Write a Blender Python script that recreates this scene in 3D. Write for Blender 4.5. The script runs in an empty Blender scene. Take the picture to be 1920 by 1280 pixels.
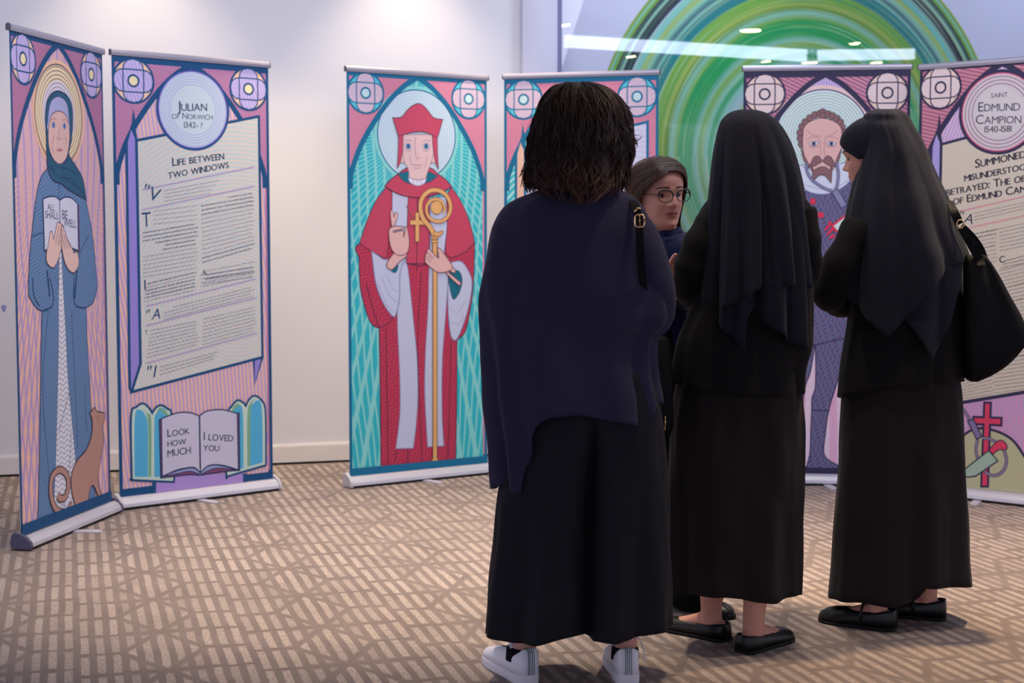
import bpy, bmesh, math, random
from math import sin, cos, pi, atan2, sqrt, radians, hypot
from mathutils import Vector, Matrix, noise

scene = bpy.context.scene
COL = scene.collection

# ------------------------------------------------------------------ camera
F_PX, PITCH, CAM_H = 2807.0, 0.0714, 1.239          # focal length for a 1920 px wide frame
cam_data = bpy.data.cameras.new('camera')
cam_data.sensor_width = 36.0
cam_data.lens = F_PX / 1920 * 36.0
cam_data.dof.use_dof = True
cam_data.dof.focus_distance = 4.6
cam_data.dof.aperture_fstop = 4.5
cam_data.clip_end = 200
cam = bpy.data.objects.new('camera', cam_data)
cam.location = (0, 0, CAM_H)
cam.rotation_euler = (pi / 2 - PITCH, 0, 0)
COL.objects.link(cam)
scene.camera = cam

# ------------------------------------------------------------------ view
scene.view_settings.view_transform = 'Standard'
scene.view_settings.look = 'None'
scene.view_settings.gamma = 1.0
scene.view_settings.use_curve_mapping = False
scene.view_settings.exposure = 0.1

# ------------------------------------------------------------------ world: even cool light of a big open foyer
world = bpy.data.worlds.new('world')
scene.world = world
world.use_nodes = True
bg = world.node_tree.nodes['Background']
bg.inputs[0].default_value = (0.72, 0.74, 1.0, 1)
bg.inputs[1].default_value = 1.2

WALL_T, WALL_C = 0.2877, 8.387                        # back wall runs y = 8.387 + tan * x
WD = Vector((cos(WALL_T), sin(WALL_T), 0))
WN = Vector((sin(WALL_T), -cos(WALL_T), 0))           # towards the viewer
W0 = Vector((0, WALL_C, 0))
CEIL = 3.25


def lamp(name, kind, loc, energy, color, aim=None, **kw):
    d = bpy.data.lights.new(name, kind)
    d.energy = energy
    d.color = color
    for k, v in kw.items():
        setattr(d, k, v)
    o = bpy.data.objects.new(name, d)
    o.location = loc
    if aim is not None:
        o.rotation_euler = (Vector(aim) - Vector(loc)).to_track_quat('-Z', 'Y').to_euler()
    COL.objects.link(o)
    return o


# warm downlights that graze the wall behind the banners
WARM = (1.0, 0.80, 0.55)
for s, e in ((-2.03, 56), (-0.61, 60)):
    p = W0 + WD * s + WN * 0.42
    lamp('wall_spot', 'SPOT', (p.x, p.y, CEIL - 0.03), e, WARM, (p.x - WN.x * .10, p.y - WN.y * .10, 0),
         spot_size=radians(80), spot_blend=0.75, shadow_soft_size=0.05)
for s, e in ((-2.55, 55), (-1.25, 185), (-0.15, 140)):  # second row, added to brighten the lower wall and carpet strip behind the banners
    p = W0 + WD * s + WN * 0.95
    lamp('wall_spot', 'SPOT', (p.x, p.y, CEIL - 0.03), e, WARM, (p.x - WN.x * .70, p.y - WN.y * .70, 0.0),
         spot_size=radians(60), spot_blend=1.0, shadow_soft_size=0.08)
# warm downlights over the carpet and the group
for x, y, e, c in ((-0.35, 5.55, 440, (1.0, 0.80, 0.57)), (0.95, 5.75, 170, (1.0, 0.80, 0.57)), (1.95, 5.0, 340, (1.0, 0.70, 0.40)), (-1.3, 5.6, 60, (1.0, 0.80, 0.57)), (0.85, 4.0, 82, (1.0, 0.78, 0.54))):
    lamp('ceiling_downlight', 'SPOT', (x, y, CEIL - 0.03), e, c, (x, y, 0),
         spot_size=radians(62 if x < 1.5 else 72), spot_blend=0.8, shadow_soft_size=0.06)
# broad cool fill added over the foyer to brighten the banners
lamp('foyer_fill', 'AREA', (0.2, 4.95, CEIL - 0.05), 125, (0.84, 0.87, 1.0), (0.2, 7.8, 1.5),
     shape='RECTANGLE', size=5.5, size_y=1.6)

# cool fill lamps added to brighten the glazed stretch of the wall
for s, e in ((1.05, 17), (3.4, 12)):
    p = W0 + WD * s + WN * 0.75
    lamp('mural_fill', 'AREA', (p.x, p.y, CEIL - 0.06), e, (0.74, 0.80, 1.0), (p.x - WN.x * .9, p.y - WN.y * .9, 1.2), shape='DISK', size=0.8)


# ------------------------------------------------------------------ pixels <-> the place
def ray(px, py):
    u, v = (px - 960) / F_PX, -(py - 640) / F_PX
    c, s = cos(PITCH), sin(PITCH)
    return Vector((u, c + v * s, -s + v * c))


CAMP = Vector((0, 0, CAM_H))


def on_plane(px, py, o, n):
    d = ray(px, py)
    return CAMP + d * ((Vector(o) - CAMP).dot(n) / d.dot(n))


def at_y(px, py, y):
    return on_plane(px, py, (0, y, 0), Vector((0, 1, 0)))


def on_floor(px, py):
    return on_plane(px, py, (0, 0, 0), Vector((0, 0, 1)))


# ------------------------------------------------------------------ materials
def lin(c):
    f = lambda v: v / 12.92 if v <= 0.04045 else ((v + 0.055) / 1.055) ** 2.4
    return tuple(f(v / 255) for v in c) + (1.0,)


class X:
    """shader arithmetic: X(nt, socket or number)"""
    def __init__(self, nt, s):
        self.nt, self.s = nt, s

    def op(self, o, *b):
        n = self.nt.nodes.new('ShaderNodeMath')
        n.operation = o
        for i, q in enumerate((self,) + b):
            q = q.s if isinstance(q, X) else q
            if isinstance(q, (int, float)):
                n.inputs[i].default_value = q
            else:
                self.nt.links.new(q, n.inputs[i])
        return X(self.nt, n.outputs[0])

    def __add__(s, b): return s.op('ADD', b)
    def __radd__(s, b): return s.op('ADD', b)
    def __sub__(s, b): return s.op('SUBTRACT', b)
    def __rsub__(s, b): return X(s.nt, b).op('SUBTRACT', s)
    def __mul__(s, b): return s.op('MULTIPLY', b)
    def __rmul__(s, b): return s.op('MULTIPLY', b)
    def __truediv__(s, b): return s.op('DIVIDE', b)
    def sin(s): return s.op('SINE')
    def frac(s): return s.op('FRACT')
    def floor(s): return s.op('FLOOR')
    def abs(s): return s.op('ABSOLUTE')
    def sqrt(s): return s.op('SQRT')
    def atan2(s, b): return s.op('ARCTAN2', b)
    def lt(s, b): return s.op('LESS_THAN', b)
    def gt(s, b): return s.op('GREATER_THAN', b)
    def mx(s, b): return s.op('MAXIMUM', b)
    def mn(s, b): return s.op('MINIMUM', b)

    def ss(s, a, b):
        n = s.nt.nodes.new('ShaderNodeMapRange')
        n.interpolation_type = 'SMOOTHSTEP'
        s.nt.links.new(s.s, n.inputs[0])
        n.inputs[1].default_value, n.inputs[2].default_value = a, b
        return X(s.nt, n.outputs[0])


def mat_base(name, rough=0.6, spec=0.5):
    m = bpy.data.materials.new(name)
    m.use_nodes = True
    nt = m.node_tree
    p = nt.nodes['Principled BSDF']
    p.inputs['Roughness'].default_value = rough
    p.inputs['Specular IOR Level'].default_value = spec
    return m, nt, p


def obj_xyz(nt):
    tc = nt.nodes.new('ShaderNodeTexCoord')
    sp = nt.nodes.new('ShaderNodeSeparateXYZ')
    nt.links.new(tc.outputs['Object'], sp.inputs[0])
    return [X(nt, sp.outputs[i]) for i in range(3)], tc.outputs['Object']


def mixc(nt, fac, a, b):
    n = nt.nodes.new('ShaderNodeMix')
    n.data_type = 'RGBA'
    q = fac.s if isinstance(fac, X) else fac
    if isinstance(q, (int, float)):
        n.inputs[0].default_value = q
    else:
        nt.links.new(q, n.inputs[0])
    for i, c in ((6, a), (7, b)):
        if isinstance(c, tuple):
            n.inputs[i].default_value = c
        else:
            nt.links.new(c, n.inputs[i])
    return n.outputs[2]


def noise_tex(nt, vec, scale, detail=2.0, rough=0.5):
    n = nt.nodes.new('ShaderNodeTexNoise')
    n.inputs['Scale'].default_value = scale
    n.inputs['Detail'].default_value = detail
    n.inputs['Roughness'].default_value = rough
    if vec is not None:
        nt.links.new(vec, n.inputs['Vector'])
    return X(nt, n.outputs['Fac'])


def vec3(nt, x, y, z):
    n = nt.nodes.new('ShaderNodeCombineXYZ')
    for i, q in enumerate((x, y, z)):
        if isinstance(q, X):
            nt.links.new(q.s, n.inputs[i])
        else:
            n.inputs[i].default_value = q
    return n.outputs[0]


def bump(nt, p, height, strength=0.3, dist=0.01):
    b = nt.nodes.new('ShaderNodeBump')
    b.inputs['Strength'].default_value = strength
    b.inputs['Distance'].default_value = dist
    nt.links.new(height.s, b.inputs['Height'])
    nt.links.new(b.outputs[0], p.inputs['Normal'])


_mc = {}


def flat(c, rough=0.6, spec=0.3, name=None, metal=0.0):
    k = (c, rough, spec, metal)
    if k not in _mc:
        m, nt, p = mat_base(name or 'print_%02x%02x%02x' % c, rough, spec)
        p.inputs['Base Color'].default_value = lin(c)
        p.inputs['Metallic'].default_value = metal
        _mc[k] = m
    return _mc[k]


def patt(name, f, c1, c2, rough=0.6):
    """print pattern: f(x, z) -> X mask in the banner's own metres"""
    m, nt, p = mat_base(name, rough, 0.3)
    (x, y, z), _ = obj_xyz(nt)
    x = x + 0.4                                        # metres from the sheet's left edge
    nt.links.new(mixc(nt, f(x, z), lin(c1), lin(c2)), p.inputs['Base Color'])
    return m


# ------------------------------------------------------------------ mesh helpers
class MB:
    def __init__(self):
        self.v, self.f, self.m, self.mats = [], [], [], []

    def mat(self, m):
        if m not in self.mats:
            self.mats.append(m)
        return self.mats.index(m)

    def face(self, pts, m):
        b = len(self.v)
        self.v += [tuple(p) for p in pts]
        self.f.append(list(range(b, b + len(pts))))
        self.m.append(self.mat(m))

    def add(self, vs, fs, m):
        b = len(self.v)
        k = self.mat(m)
        self.v += [tuple(p) for p in vs]
        for f in fs:
            self.f.append([i + b for i in f])
            self.m.append(k)

    def box(self, a, b, m):
        (x0, y0, z0), (x1, y1, z1) = a, b
        vs = [(x, y, z) for z in (z0, z1) for y in (y0, y1) for x in (x0, x1)]
        self.add(vs, [(0, 2, 3, 1), (4, 5, 7, 6), (0, 1, 5, 4), (2, 6, 7, 3), (0, 4, 6, 2), (1, 3, 7, 5)], m)

    def grid(self, rows, m, wrap=True, cap0=False, cap1=False):
        n = len(rows[0])
        b = len(self.v)
        k = self.mat(m)
        for r in rows:
            self.v += [tuple(p) for p in r]
        for i in range(len(rows) - 1):
            for j in range(n if wrap else n - 1):
                j2 = (j + 1) % n
                self.f.append([b + i * n + j, b + i * n + j2, b + (i + 1) * n + j2, b + (i + 1) * n + j])
                self.m.append(k)
        if cap0:
            self.f.append([b + j for j in range(n)][::-1]); self.m.append(k)
        if cap1:
            self.f.append([b + (len(rows) - 1) * n + j for j in range(n)]); self.m.append(k)

    def tube(self, pts, rad, m, n=10, cap=True):
        """tube along points; rad number or list"""
        pts = [Vector(p) for p in pts]
        rs = rad if isinstance(rad, (list, tuple)) else [rad] * len(pts)
        up = None
        rows = []
        for i, p in enumerate(pts):
            t = (pts[min(i + 1, len(pts) - 1)] - pts[max(i - 1, 0)])
            t = t.normalized() if t.length > 1e-9 else Vector((0, 0, 1))
            if up is None:
                up = t.orthogonal().normalized()
            up = up - t * up.dot(t)
            up = up.normalized() if up.length > 1e-6 else t.orthogonal().normalized()
            w = t.cross(up)
            r = rs[i]
            ra, rb = r if isinstance(r, (list, tuple)) else (r, r)
            rows.append([p + up * (cos(2 * pi * j / n) * ra) + w * (sin(2 * pi * j / n) * rb) for j in range(n)])
        self.grid(rows, m, True, cap, cap)

    def ball(self, c, r, m, n=16, k=10):
        c = Vector(c)
        rx, ry, rz = r if isinstance(r, (list, tuple)) else (r, r, r)
        rows = []
        for i in range(k + 1):
            a = -pi / 2 + pi * (0.02 + 0.96 * i / k)
            rows.append([c + Vector((rx * cos(a) * cos(2 * pi * j / n), ry * cos(a) * sin(2 * pi * j / n), rz * sin(a))) for j in range(n)])
        self.grid(rows, m, True, True, True)

    def mesh(self, name):
        me = bpy.data.meshes.new(name)
        me.from_pydata(self.v, [], self.f)
        for m in self.mats:
            me.materials.append(m)
        me.polygons.foreach_set('material_index', self.m)
        me.update()
        return me

    def build(self, name, parent=None, smooth=False, fixn=False):
        me = self.mesh(name)
        if fixn:
            bm = bmesh.new(); bm.from_mesh(me)
            bmesh.ops.recalc_face_normals(bm, faces=bm.faces[:])
            bm.to_mesh(me); bm.free()
        if smooth:
            me.polygons.foreach_set('use_smooth', [True] * len(me.polygons))
        o = bpy.data.objects.new(name, me)
        COL.objects.link(o)
        if parent:
            o.parent = parent
        return o


def tag(o, label=None, cat=None, group=None, kind=None):
    if label: o['label'] = label
    if cat: o['category'] = cat
    if group: o['group'] = group
    if kind: o['kind'] = kind
    return o


def empty(name, loc, rz=0.0):
    o = bpy.data.objects.new(name, None)
    o.empty_display_size = 0.1
    o.location = loc
    o.rotation_euler = (0, 0, rz)
    COL.objects.link(o)
    return o


def crom(pts, closed, n=6):
    """Catmull-Rom through points; a point (x, y, 'c') is a sharp corner"""
    P = [(p[0], p[1]) for p in pts]
    C = [len(p) > 2 for p in pts]
    N = len(P)
    out = []
    last = N if closed else N - 1
    for i in range(last):
        j = (i + 1) % N
        a, b = P[i], P[j]
        pa = a if C[i] or (not closed and i == 0) else P[i - 1]
        pb = b if C[j] or (not closed and j == N - 1) else P[(j + 1) % N]
        for k in range(n):
            t = k / n
            t2, t3 = t * t, t * t * t
            out.append(tuple(0.5 * (2 * a[q] + (b[q] - pa[q]) * t + (2 * pa[q] - 5 * a[q] + 4 * b[q] - pb[q]) * t2 +
                                    (3 * a[q] - pa[q] - 3 * b[q] + pb[q]) * t3) for q in (0, 1)))
    if not closed:
        out.append(P[-1])
    return out


def interp(tab, x):
    """smooth table lookup: rows (x, a, b, ...) sorted by x -> [a, b, ...]"""
    if x <= tab[0][0]:
        return list(tab[0][1:])
    if x >= tab[-1][0]:
        return list(tab[-1][1:])
    for i in range(len(tab) - 1):
        if tab[i][0] <= x <= tab[i + 1][0]:
            break
    x0, x1 = tab[i][0], tab[i + 1][0]
    h = x1 - x0
    t = (x - x0) / h
    out = []
    for k in range(1, len(tab[0])):
        y0, y1 = tab[i][k], tab[i + 1][k]
        d = (y1 - y0) / h

        def slope(j):
            if j <= 0 or j >= len(tab) - 1:
                jj = 0 if j <= 0 else len(tab) - 2
                return (tab[jj + 1][k] - tab[jj][k]) / (tab[jj + 1][0] - tab[jj][0])
            a = (tab[j][k] - tab[j - 1][k]) / (tab[j][0] - tab[j - 1][0])
            b = (tab[j + 1][k] - tab[j][k]) / (tab[j + 1][0] - tab[j][0])
            return 0 if a * b <= 0 else 2 * a * b / (a + b)
        m0, m1 = slope(i), slope(i + 1)
        t2, t3 = t * t, t ** 3
        out.append((2 * t3 - 3 * t2 + 1) * y0 + (t3 - 2 * t2 + t) * h * m0 + (-2 * t3 + 3 * t2) * y1 + (t3 - t2) * h * m1)
    return out
# ================================================================== THE ROOM
def wall_pt(px, py):
    p = on_plane(px, py, W0, WN)
    return (p - W0).dot(WD), p.z


# carpet: grey-brown with rows of pale dashes running square to the back wall
m_carpet, nt, p = mat_base('carpet', 0.95, 0.1)
(x, y, z), vec = obj_xyz(nt)
ct, st = cos(WALL_T), sin(WALL_T)
u = x * ct + y * st
v = y * ct - x * st
big = noise_tex(nt, vec, 0.9, 1.0)
mid = noise_tex(nt, vec, 5.0, 2.0)
fine = noise_tex(nt, vec, 260.0, 2.0)
fib = noise_tex(nt, vec3(nt, u * 260.0, v * 45.0, 0.0), 1.0, 2.0)
vw = v + (u * 2.1).sin() * 0.006 + (mid - 0.5) * 0.02
uw = u + (mid - 0.5) * 0.010
cell = (u / 0.0455).floor()
PU = 0.5005                                            # eleven dashes: six in plain rows, five in a lozenge
pu = (u / PU).frac()
loz = (pu - 0.5).abs()
odd = (u / PU).floor() * 0.37
vr = vw / 0.215
rowf = (vr + odd).frac()
d2 = ((vr + odd) * 0.5).frac()
q = loz * (1 / 0.235) + (d2 - 0.5).abs() * 2.1         # lozenge two rows high
inl = q.ss(0.98, 0.86)
zone = loz.lt(0.255)
rnd = ((cell * 12.9898 + (vr + odd).floor() * 78.233).sin() * 43758.5).frac()
uu = (uw / 0.0455).frac()
bar = (uu - 0.5).abs().ss(0.31, 0.20)
rnd0 = ((cell * 7.13 + (vr + odd).floor() * 31.7).sin() * 9137.31).frac()
plain = (rowf - 0.5 + (rnd0 - 0.5) * 0.10).abs().ss(0.47, 0.38)
small = q.ss(1.12, 1.25) * (rowf - 0.5).abs().ss(0.45, 0.32)
inside = inl.mx(small * 0.8)
dash = bar * (zone * inside + (1.0 - zone) * plain)
dash = dash * (rnd * 0.35 + 0.65) * (fib.ss(0.28, 0.60) * 0.7 + 0.3) * (big * 0.9 + 0.5).mn(1.0)
line = (rowf - 0.5).abs().ss(0.475, 0.5) * (1.0 - zone * 0.6)
ring = (q - 1.04).abs().ss(0.07, 0.0) * zone
base = mixc(nt, (fine * 0.8 + mid * 0.35).ss(0.25, 0.85), lin((108, 98, 95)), lin((146, 132, 126)))
base = mixc(nt, line.mx(ring * 0.25 * mid) * 0.5, base, lin((98, 86, 86)))
colr = mixc(nt, dash.mn(1.0) * 0.68, base, lin((204, 187, 176)))
nt.links.new(colr, p.inputs['Base Color'])
bump(nt, p, fine + dash * 0.5, 0.35, 0.006)
mb = MB()
mb.box((-9, -6, -0.05), (14, 16, 0), m_carpet)
tag(mb.build('floor'), 'patterned grey brown carpet with rows of pale dashes', 'floor', kind='structure')

m_wall, nt, p = mat_base('painted_wall', 0.75, 0.3)
(x, y, z), vec = obj_xyz(nt)
nz = noise_tex(nt, vec, 1.3, 3.0)
nt.links.new(mixc(nt, nz, lin((218, 217, 222)), lin((227, 225, 229))), p.inputs['Base Color'])
m_trim = flat((226, 222, 220), 0.45, 0.4, 'trim_paint')
m_gap = flat((35, 30, 28), 0.9, 0.1, 'dark_gap')
m_col = flat((205, 204, 220), 0.5, 0.4, 'column_paint')
m_frame = flat((95, 98, 128), 0.35, 0.5, 'aluminium_frame', 0.6)


def wall_box(s0, s1, d0, d1, z0, z1, m, mb=None):
    """box on the wall: s along it, d out from it towards the viewer"""
    mb = mb or MB()
    vs = []
    for z in (z0, z1):
        for d in (d0, d1):
            for s in (s0, s1):
                q = W0 + WD * s + WN * d
                vs.append((q.x, q.y, z))
    mb.add(vs, [(0, 2, 3, 1), (4, 5, 7, 6), (0, 1, 5, 4), (2, 6, 7, 3), (0, 4, 6, 2), (1, 3, 7, 5)], m)
    return mb


sA = wall_pt(975, 300)[0]
sB = wall_pt(1043, 300)[0]
o = wall_box(-5.5, sA, -0.15, 0, 0, CEIL, m_wall).build('wall_back', fixn=True)
tag(o, 'white painted back wall lit by warm spots', 'wall', kind='structure')
# small blue scuff on the paint near the left edge
mk = wall_pt(7, 578)
mb = MB()
pp = []
for k in range(14):
    a = 2 * pi * k / 14
    q = W0 + WD * (mk[0] + .012 * cos(a) * (1 + .25 * sin(3 * a))) + WN * 0.0008
    pp.append((q.x, q.y, mk[1] + .022 * sin(a) * (1 + .2 * cos(2 * a))))
mb.face(pp, flat((150, 150, 205), 0.8, 0.2))
tag(mb.build('wall_scuff', fixn=True), 'small bluish scuff mark on the white wall left of the banners', 'mark')
bb = wall_box(-5.5, sA, 0, 0.016, 0.012, 0.098, m_trim)
wall_box(-5.5, sA, 0, 0.011, 0.098, 0.106, m_trim, bb)
wall_box(-5.5, sA, 0, 0.012, 0.0, 0.012, m_gap, bb)
tag(bb.build('baseboard_back', fixn=True), 'pale baseboard along the white wall', 'baseboard', kind='structure')

# rounded pilaster between painted wall and glazing
rows = []
for z in (0, CEIL):
    r = []
    for k in range(17):
        t = k / 16
        q = W0 + WD * (sA + (sB - sA) * t) + WN * (0.015 + 0.05 * (1 - (2 * t - 0.75) ** 2 / 1.6))
        r.append((q.x, q.y, z))
    for s in (sB, sA):
        q = W0 + WD * s - WN * 0.15
        r.append((q.x, q.y, z))
    rows.append(r)
mb = MB(); mb.grid(rows, m_col, True, True, True)
tag(mb.build('trim_1', fixn=True), 'pale rounded column between the wall and the glass', 'column', kind='structure')
wb = wall_box(sB, sB + 0.028, -0.1, 0.012, 0, CEIL, m_frame)
tag(wb.build('trim_2', fixn=True), 'dark vertical frame bar at the left of the glass', 'trim', kind='structure')

# panel behind the glass
m_panel = flat((204, 205, 224), 0.6, 0.3, 'panel_paint')
o = wall_box(sB, 6.5, -0.20, -0.09, 0, CEIL, m_panel).build('wall_right', fixn=True)
tag(o, 'pale lavender wall panel behind the glass', 'wall', kind='structure')
bb = wall_box(sB + 0.03, 6.5, -0.09, -0.07, 0.0, 0.09, m_trim)
tag(bb.build('baseboard_right', fixn=True), 'pale baseboard behind the glass', 'baseboard', kind='structure')

# green disc graphic on that panel: rings of paint
dc = on_plane(1506, 297, W0 - WN * 0.088, WN)
D_R = 1.335
m_disc, nt, p = mat_base('disc_rings', 0.5, 0.3)
(x, y, z), vec = obj_xyz(nt)
r = (x * x + z * z).sqrt()
th = z.atan2(x)
wob = noise_tex(nt, vec3(nt, x * 0.9, z * 0.9, 3.0), 1.0, 1.0)
rr = r + (wob - 0.5) * 0.03
ramp = nt.nodes.new('ShaderNodeValToRGB')
ramp.color_ramp.interpolation = 'LINEAR'
nt.links.new((rr / D_R).s, ramp.inputs[0])
GR, LG, TE, DK = (22, 160, 82), (118, 172, 62), (8, 126, 130), (28, 36, 64)
PT, PB, OL, GY, YG = (136, 196, 172), (164, 190, 206), (96, 146, 42), (160, 178, 176), (162, 184, 84)
stops = [(0.0, PT), (0.06, (90, 150, 130)), (0.09, PT), (0.13, LG), (0.17, PB), (0.24, OL), (0.27, PT), (0.32, PB), (0.36, YG), (0.39, PB),
         (0.43, PT), (0.455, GR), (0.47, PT), (0.50, LG), (0.525, PT), (0.545, GR), (0.605, GR), (0.615, LG), (0.64, PT), (0.66, OL), (0.68, YG),
         (0.70, LG), (0.735, LG), (0.745, TE), (0.785, TE), (0.795, PT), (0.81, (40, 88, 110)), (0.83, PT), (0.855, YG), (0.875, (90, 190, 190)),
         (0.89, PB)]
stops = [(a, c) for a, c in stops]
cr = ramp.color_ramp
while len(cr.elements) < 31:
    cr.elements.new(0.5)
for e, (a, c) in zip(cr.elements, stops):
    e.position = a
    e.color = lin(c)
ramp2 = nt.nodes.new('ShaderNodeValToRGB')
nt.links.new((rr / D_R).s, ramp2.inputs[0])
st2 = [(0.875, (90, 190, 190)), (0.885, PT), (0.895, PB), (0.90, DK), (0.93, (26, 26, 44)), (0.936, (110, 150, 130)), (0.945, PT), (0.95, DK), (0.963, DK), (0.968, OL), (0.975, LG), (0.985, PT), (0.993, OL), (1.0, YG)]
cr2 = ramp2.color_ramp
while len(cr2.elements) < len(st2):
    cr2.elements.new(0.5)
for e, (a, c) in zip(cr2.elements, st2):
    e.position = a
    e.color = lin(c)
two = mixc(nt, (rr / D_R).gt(0.88), ramp.outputs[0], ramp2.outputs[0])
# fine streaks along each ring, drifting slowly round the disc
stre = noise_tex(nt, vec3(nt, r * 46.0, th * 0.5, 0.0), 1.0, 3.0, 0.65)
stre2 = noise_tex(nt, vec3(nt, r * 150.0, th * 0.8, 7.0), 1.0, 2.0, 0.6)
two = mixc(nt, stre.ss(0.54, 0.72) * 0.75, two, lin((176, 214, 170)))
two = mixc(nt, stre.ss(0.46, 0.30) * 0.60, two, lin((20, 146, 110)))
two = mixc(nt, stre2.ss(0.56, 0.72) * 0.5, two, lin((190, 200, 110)))
nt.links.new(two, p.inputs['Base Color'])
de = empty('disc_mural', dc, WALL_T)
mb = MB()
N = 160
rows = [[(D_R * cos(2 * pi * k / N), yy, D_R * sin(2 * pi * k / N)) for k in range(N)] for yy in (0.0, -0.006)]
mb.grid(rows, m_disc, True, True, True)
mb.build('disc_face', de, fixn=True)
tag(de, 'large green and teal disc of painted concentric rings behind the glass wall', 'mural')

# glass panes in front, seam at px 1522; the right pane is turned a hair
m_glass = bpy.data.materials.new('pane_glass')
m_glass.use_nodes = True
nt = m_glass.node_tree
nt.nodes.clear()
out = nt.nodes.new('ShaderNodeOutputMaterial')
mx_ = nt.nodes.new('ShaderNodeMixShader')
ge = nt.nodes.new('ShaderNodeNewGeometry'); dt = nt.nodes.new('ShaderNodeVectorMath'); dt.operation = 'DOT_PRODUCT'
nt.links.new(ge.outputs['Normal'], dt.inputs[0]); nt.links.new(ge.outputs['Incoming'], dt.inputs[1])
fres = (1.0 - X(nt, dt.outputs['Value']).abs()).op('POWER', 5.0) * 0.95 + 0.04
tr = nt.nodes.new('ShaderNodeBsdfTransparent'); tr.inputs[0].default_value = (0.97, 0.98, 0.99, 1)
gl = nt.nodes.new('ShaderNodeBsdfGlossy'); gl.inputs[1].default_value = 0.0
nt.links.new(fres.s, mx_.inputs[0]); nt.links.new(tr.outputs[0], mx_.inputs[1]); nt.links.new(gl.outputs[0], mx_.inputs[2])
nt.links.new(mx_.outputs[0], out.inputs[0])
sS = wall_pt(1522, 100)[0]


def pane(s0, s1, d0, d1, name, label):
    mb = MB()
    for thick in (0.0,):
        vs = []
        for z in (0.02, CEIL - 0.02):
            for s, d in ((s0, d0), (s1, d1), (s1, d1 - 0.01), (s0, d0 - 0.01)):
                q = W0 + WD * s + WN * d
                vs.append((q.x, q.y, z))
        mb.add(vs, [(0, 1, 5, 4), (1, 2, 6, 5), (2, 3, 7, 6), (3, 0, 4, 7), (0, 3, 2, 1), (4, 5, 6, 7)], m_glass)
    o = mb.build(name, fixn=True)
    tag(o, label, 'window', kind='structure')
    return o


pane(sB + 0.03, sS - 0.002, 0.0, 0.0, 'window_1', 'tall glass pane left of the seam')
TILT = 0.0045
pane(sS + 0.002, sS + 2.6, 0.0, 2.6 * TILT, 'window_2', 'tall glass pane right of the seam')

m_ceil = flat((214, 214, 220), 0.9, 0.1, 'ceiling_paint')
mb = MB(); mb.box((-9, -6, CEIL), (14, 16, CEIL + 0.1), m_ceil)
tag(mb.build('ceiling'), 'white ceiling above the foyer', 'ceiling', kind='structure')


# ceiling lamps of the foyer behind the viewer: seen mirrored in the glass
def emit(name, c, s):
    m = bpy.data.materials.new(name)
    m.use_nodes = True
    nt = m.node_tree
    nt.nodes.clear()
    o = nt.nodes.new('ShaderNodeOutputMaterial'); e = nt.nodes.new('ShaderNodeEmission')
    e.inputs[0].default_value = lin(c); e.inputs[1].default_value = s
    nt.links.new(e.outputs[0], o.inputs[0])
    return m


def mirror_hit(px, py, z=None, dist=None, n=WN):
    d = ray(px, py)
    p = CAMP + d * ((W0 - CAMP).dot(n) / d.dot(n))
    d = d.normalized()
    r = d - n * (2 * d.dot(n))
    if dist is not None:
        return p + r * dist
    return p + r * ((z - p.z) / r.z)


m_down = emit('lamp_warm', (255, 236, 190), 60)
m_strip = emit('lamp_strip', (212, 224, 255), 13)
m_ring = flat((225, 225, 228), 0.4, 0.5, 'lamp_trim')
N2 = (WN + WD * (-TILT)).normalized()
for i, (px, py, rx) in enumerate(((1050, 47, .02), (1061, 47, .03), (1184, 106, .035), (1408, 57, .10), (1437, 115, .03), (1527, 117, .03),
                                  (1605, 81, .032), (1613, 122, .025), (1645, 117, .06))):
    q = mirror_hit(px, py, CEIL - 0.012, n=(WN if px < 1522 else N2))
    e = empty('downlight', (q.x, q.y, CEIL))
    mb = MB()
    k = 20
    ry = 0.07 if rx < .1 else 0.10
    mb.grid([[(rx * cos(2 * pi * j / k), ry * sin(2 * pi * j / k), zz) for j in range(k)] for zz in (-0.006, -0.016)], m_down, True, True, True)
    mb.build('lamp_face', e, fixn=True)
    mb = MB()
    mb.grid([[((rx + a) * cos(2 * pi * j / k), (ry + a) * sin(2 * pi * j / k), zz) for j in range(k)] for a, zz in ((.02, 0), (.02, -.008), (0, -.012), (0, 0))], m_ring)
    mb.build('trim_ring', e, fixn=True)
    tag(e, 'warm oval downlight in the foyer ceiling mirrored in the glass wall', 'ceiling light', 'foyer downlights mirrored in the glass')


def strip_light(pa, pb, hh, label):
    d = (pb - pa)
    L = d.length
    e = empty('linear_light', (pa + pb) / 2)
    e.rotation_euler = Vector((d.x, d.y, d.z)).to_track_quat('X', 'Z').to_euler()
    mb = MB(); mb.box((-L / 2, -0.03, -hh), (L / 2, 0.03, hh), m_strip)
    mb.build('light_tube', e)
    mb = MB(); mb.box((-L / 2 - .02, -0.05, hh), (L / 2 + .02, 0.05, hh + .03), m_ring)
    mb.build('housing', e)
    tag(e, label, 'ceiling light')


strip_light(mirror_hit(1060, 77, dist=4.6), mirror_hit(1512, 104, dist=4.6), 0.05, 'long cool linear light left of the seam in the glass reflection')
strip_light(mirror_hit(1537, 103, dist=4.6, n=N2), mirror_hit(1716, 101, dist=4.6, n=N2), 0.045, 'shorter cool linear light right of the seam in the glass reflection')
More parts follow.
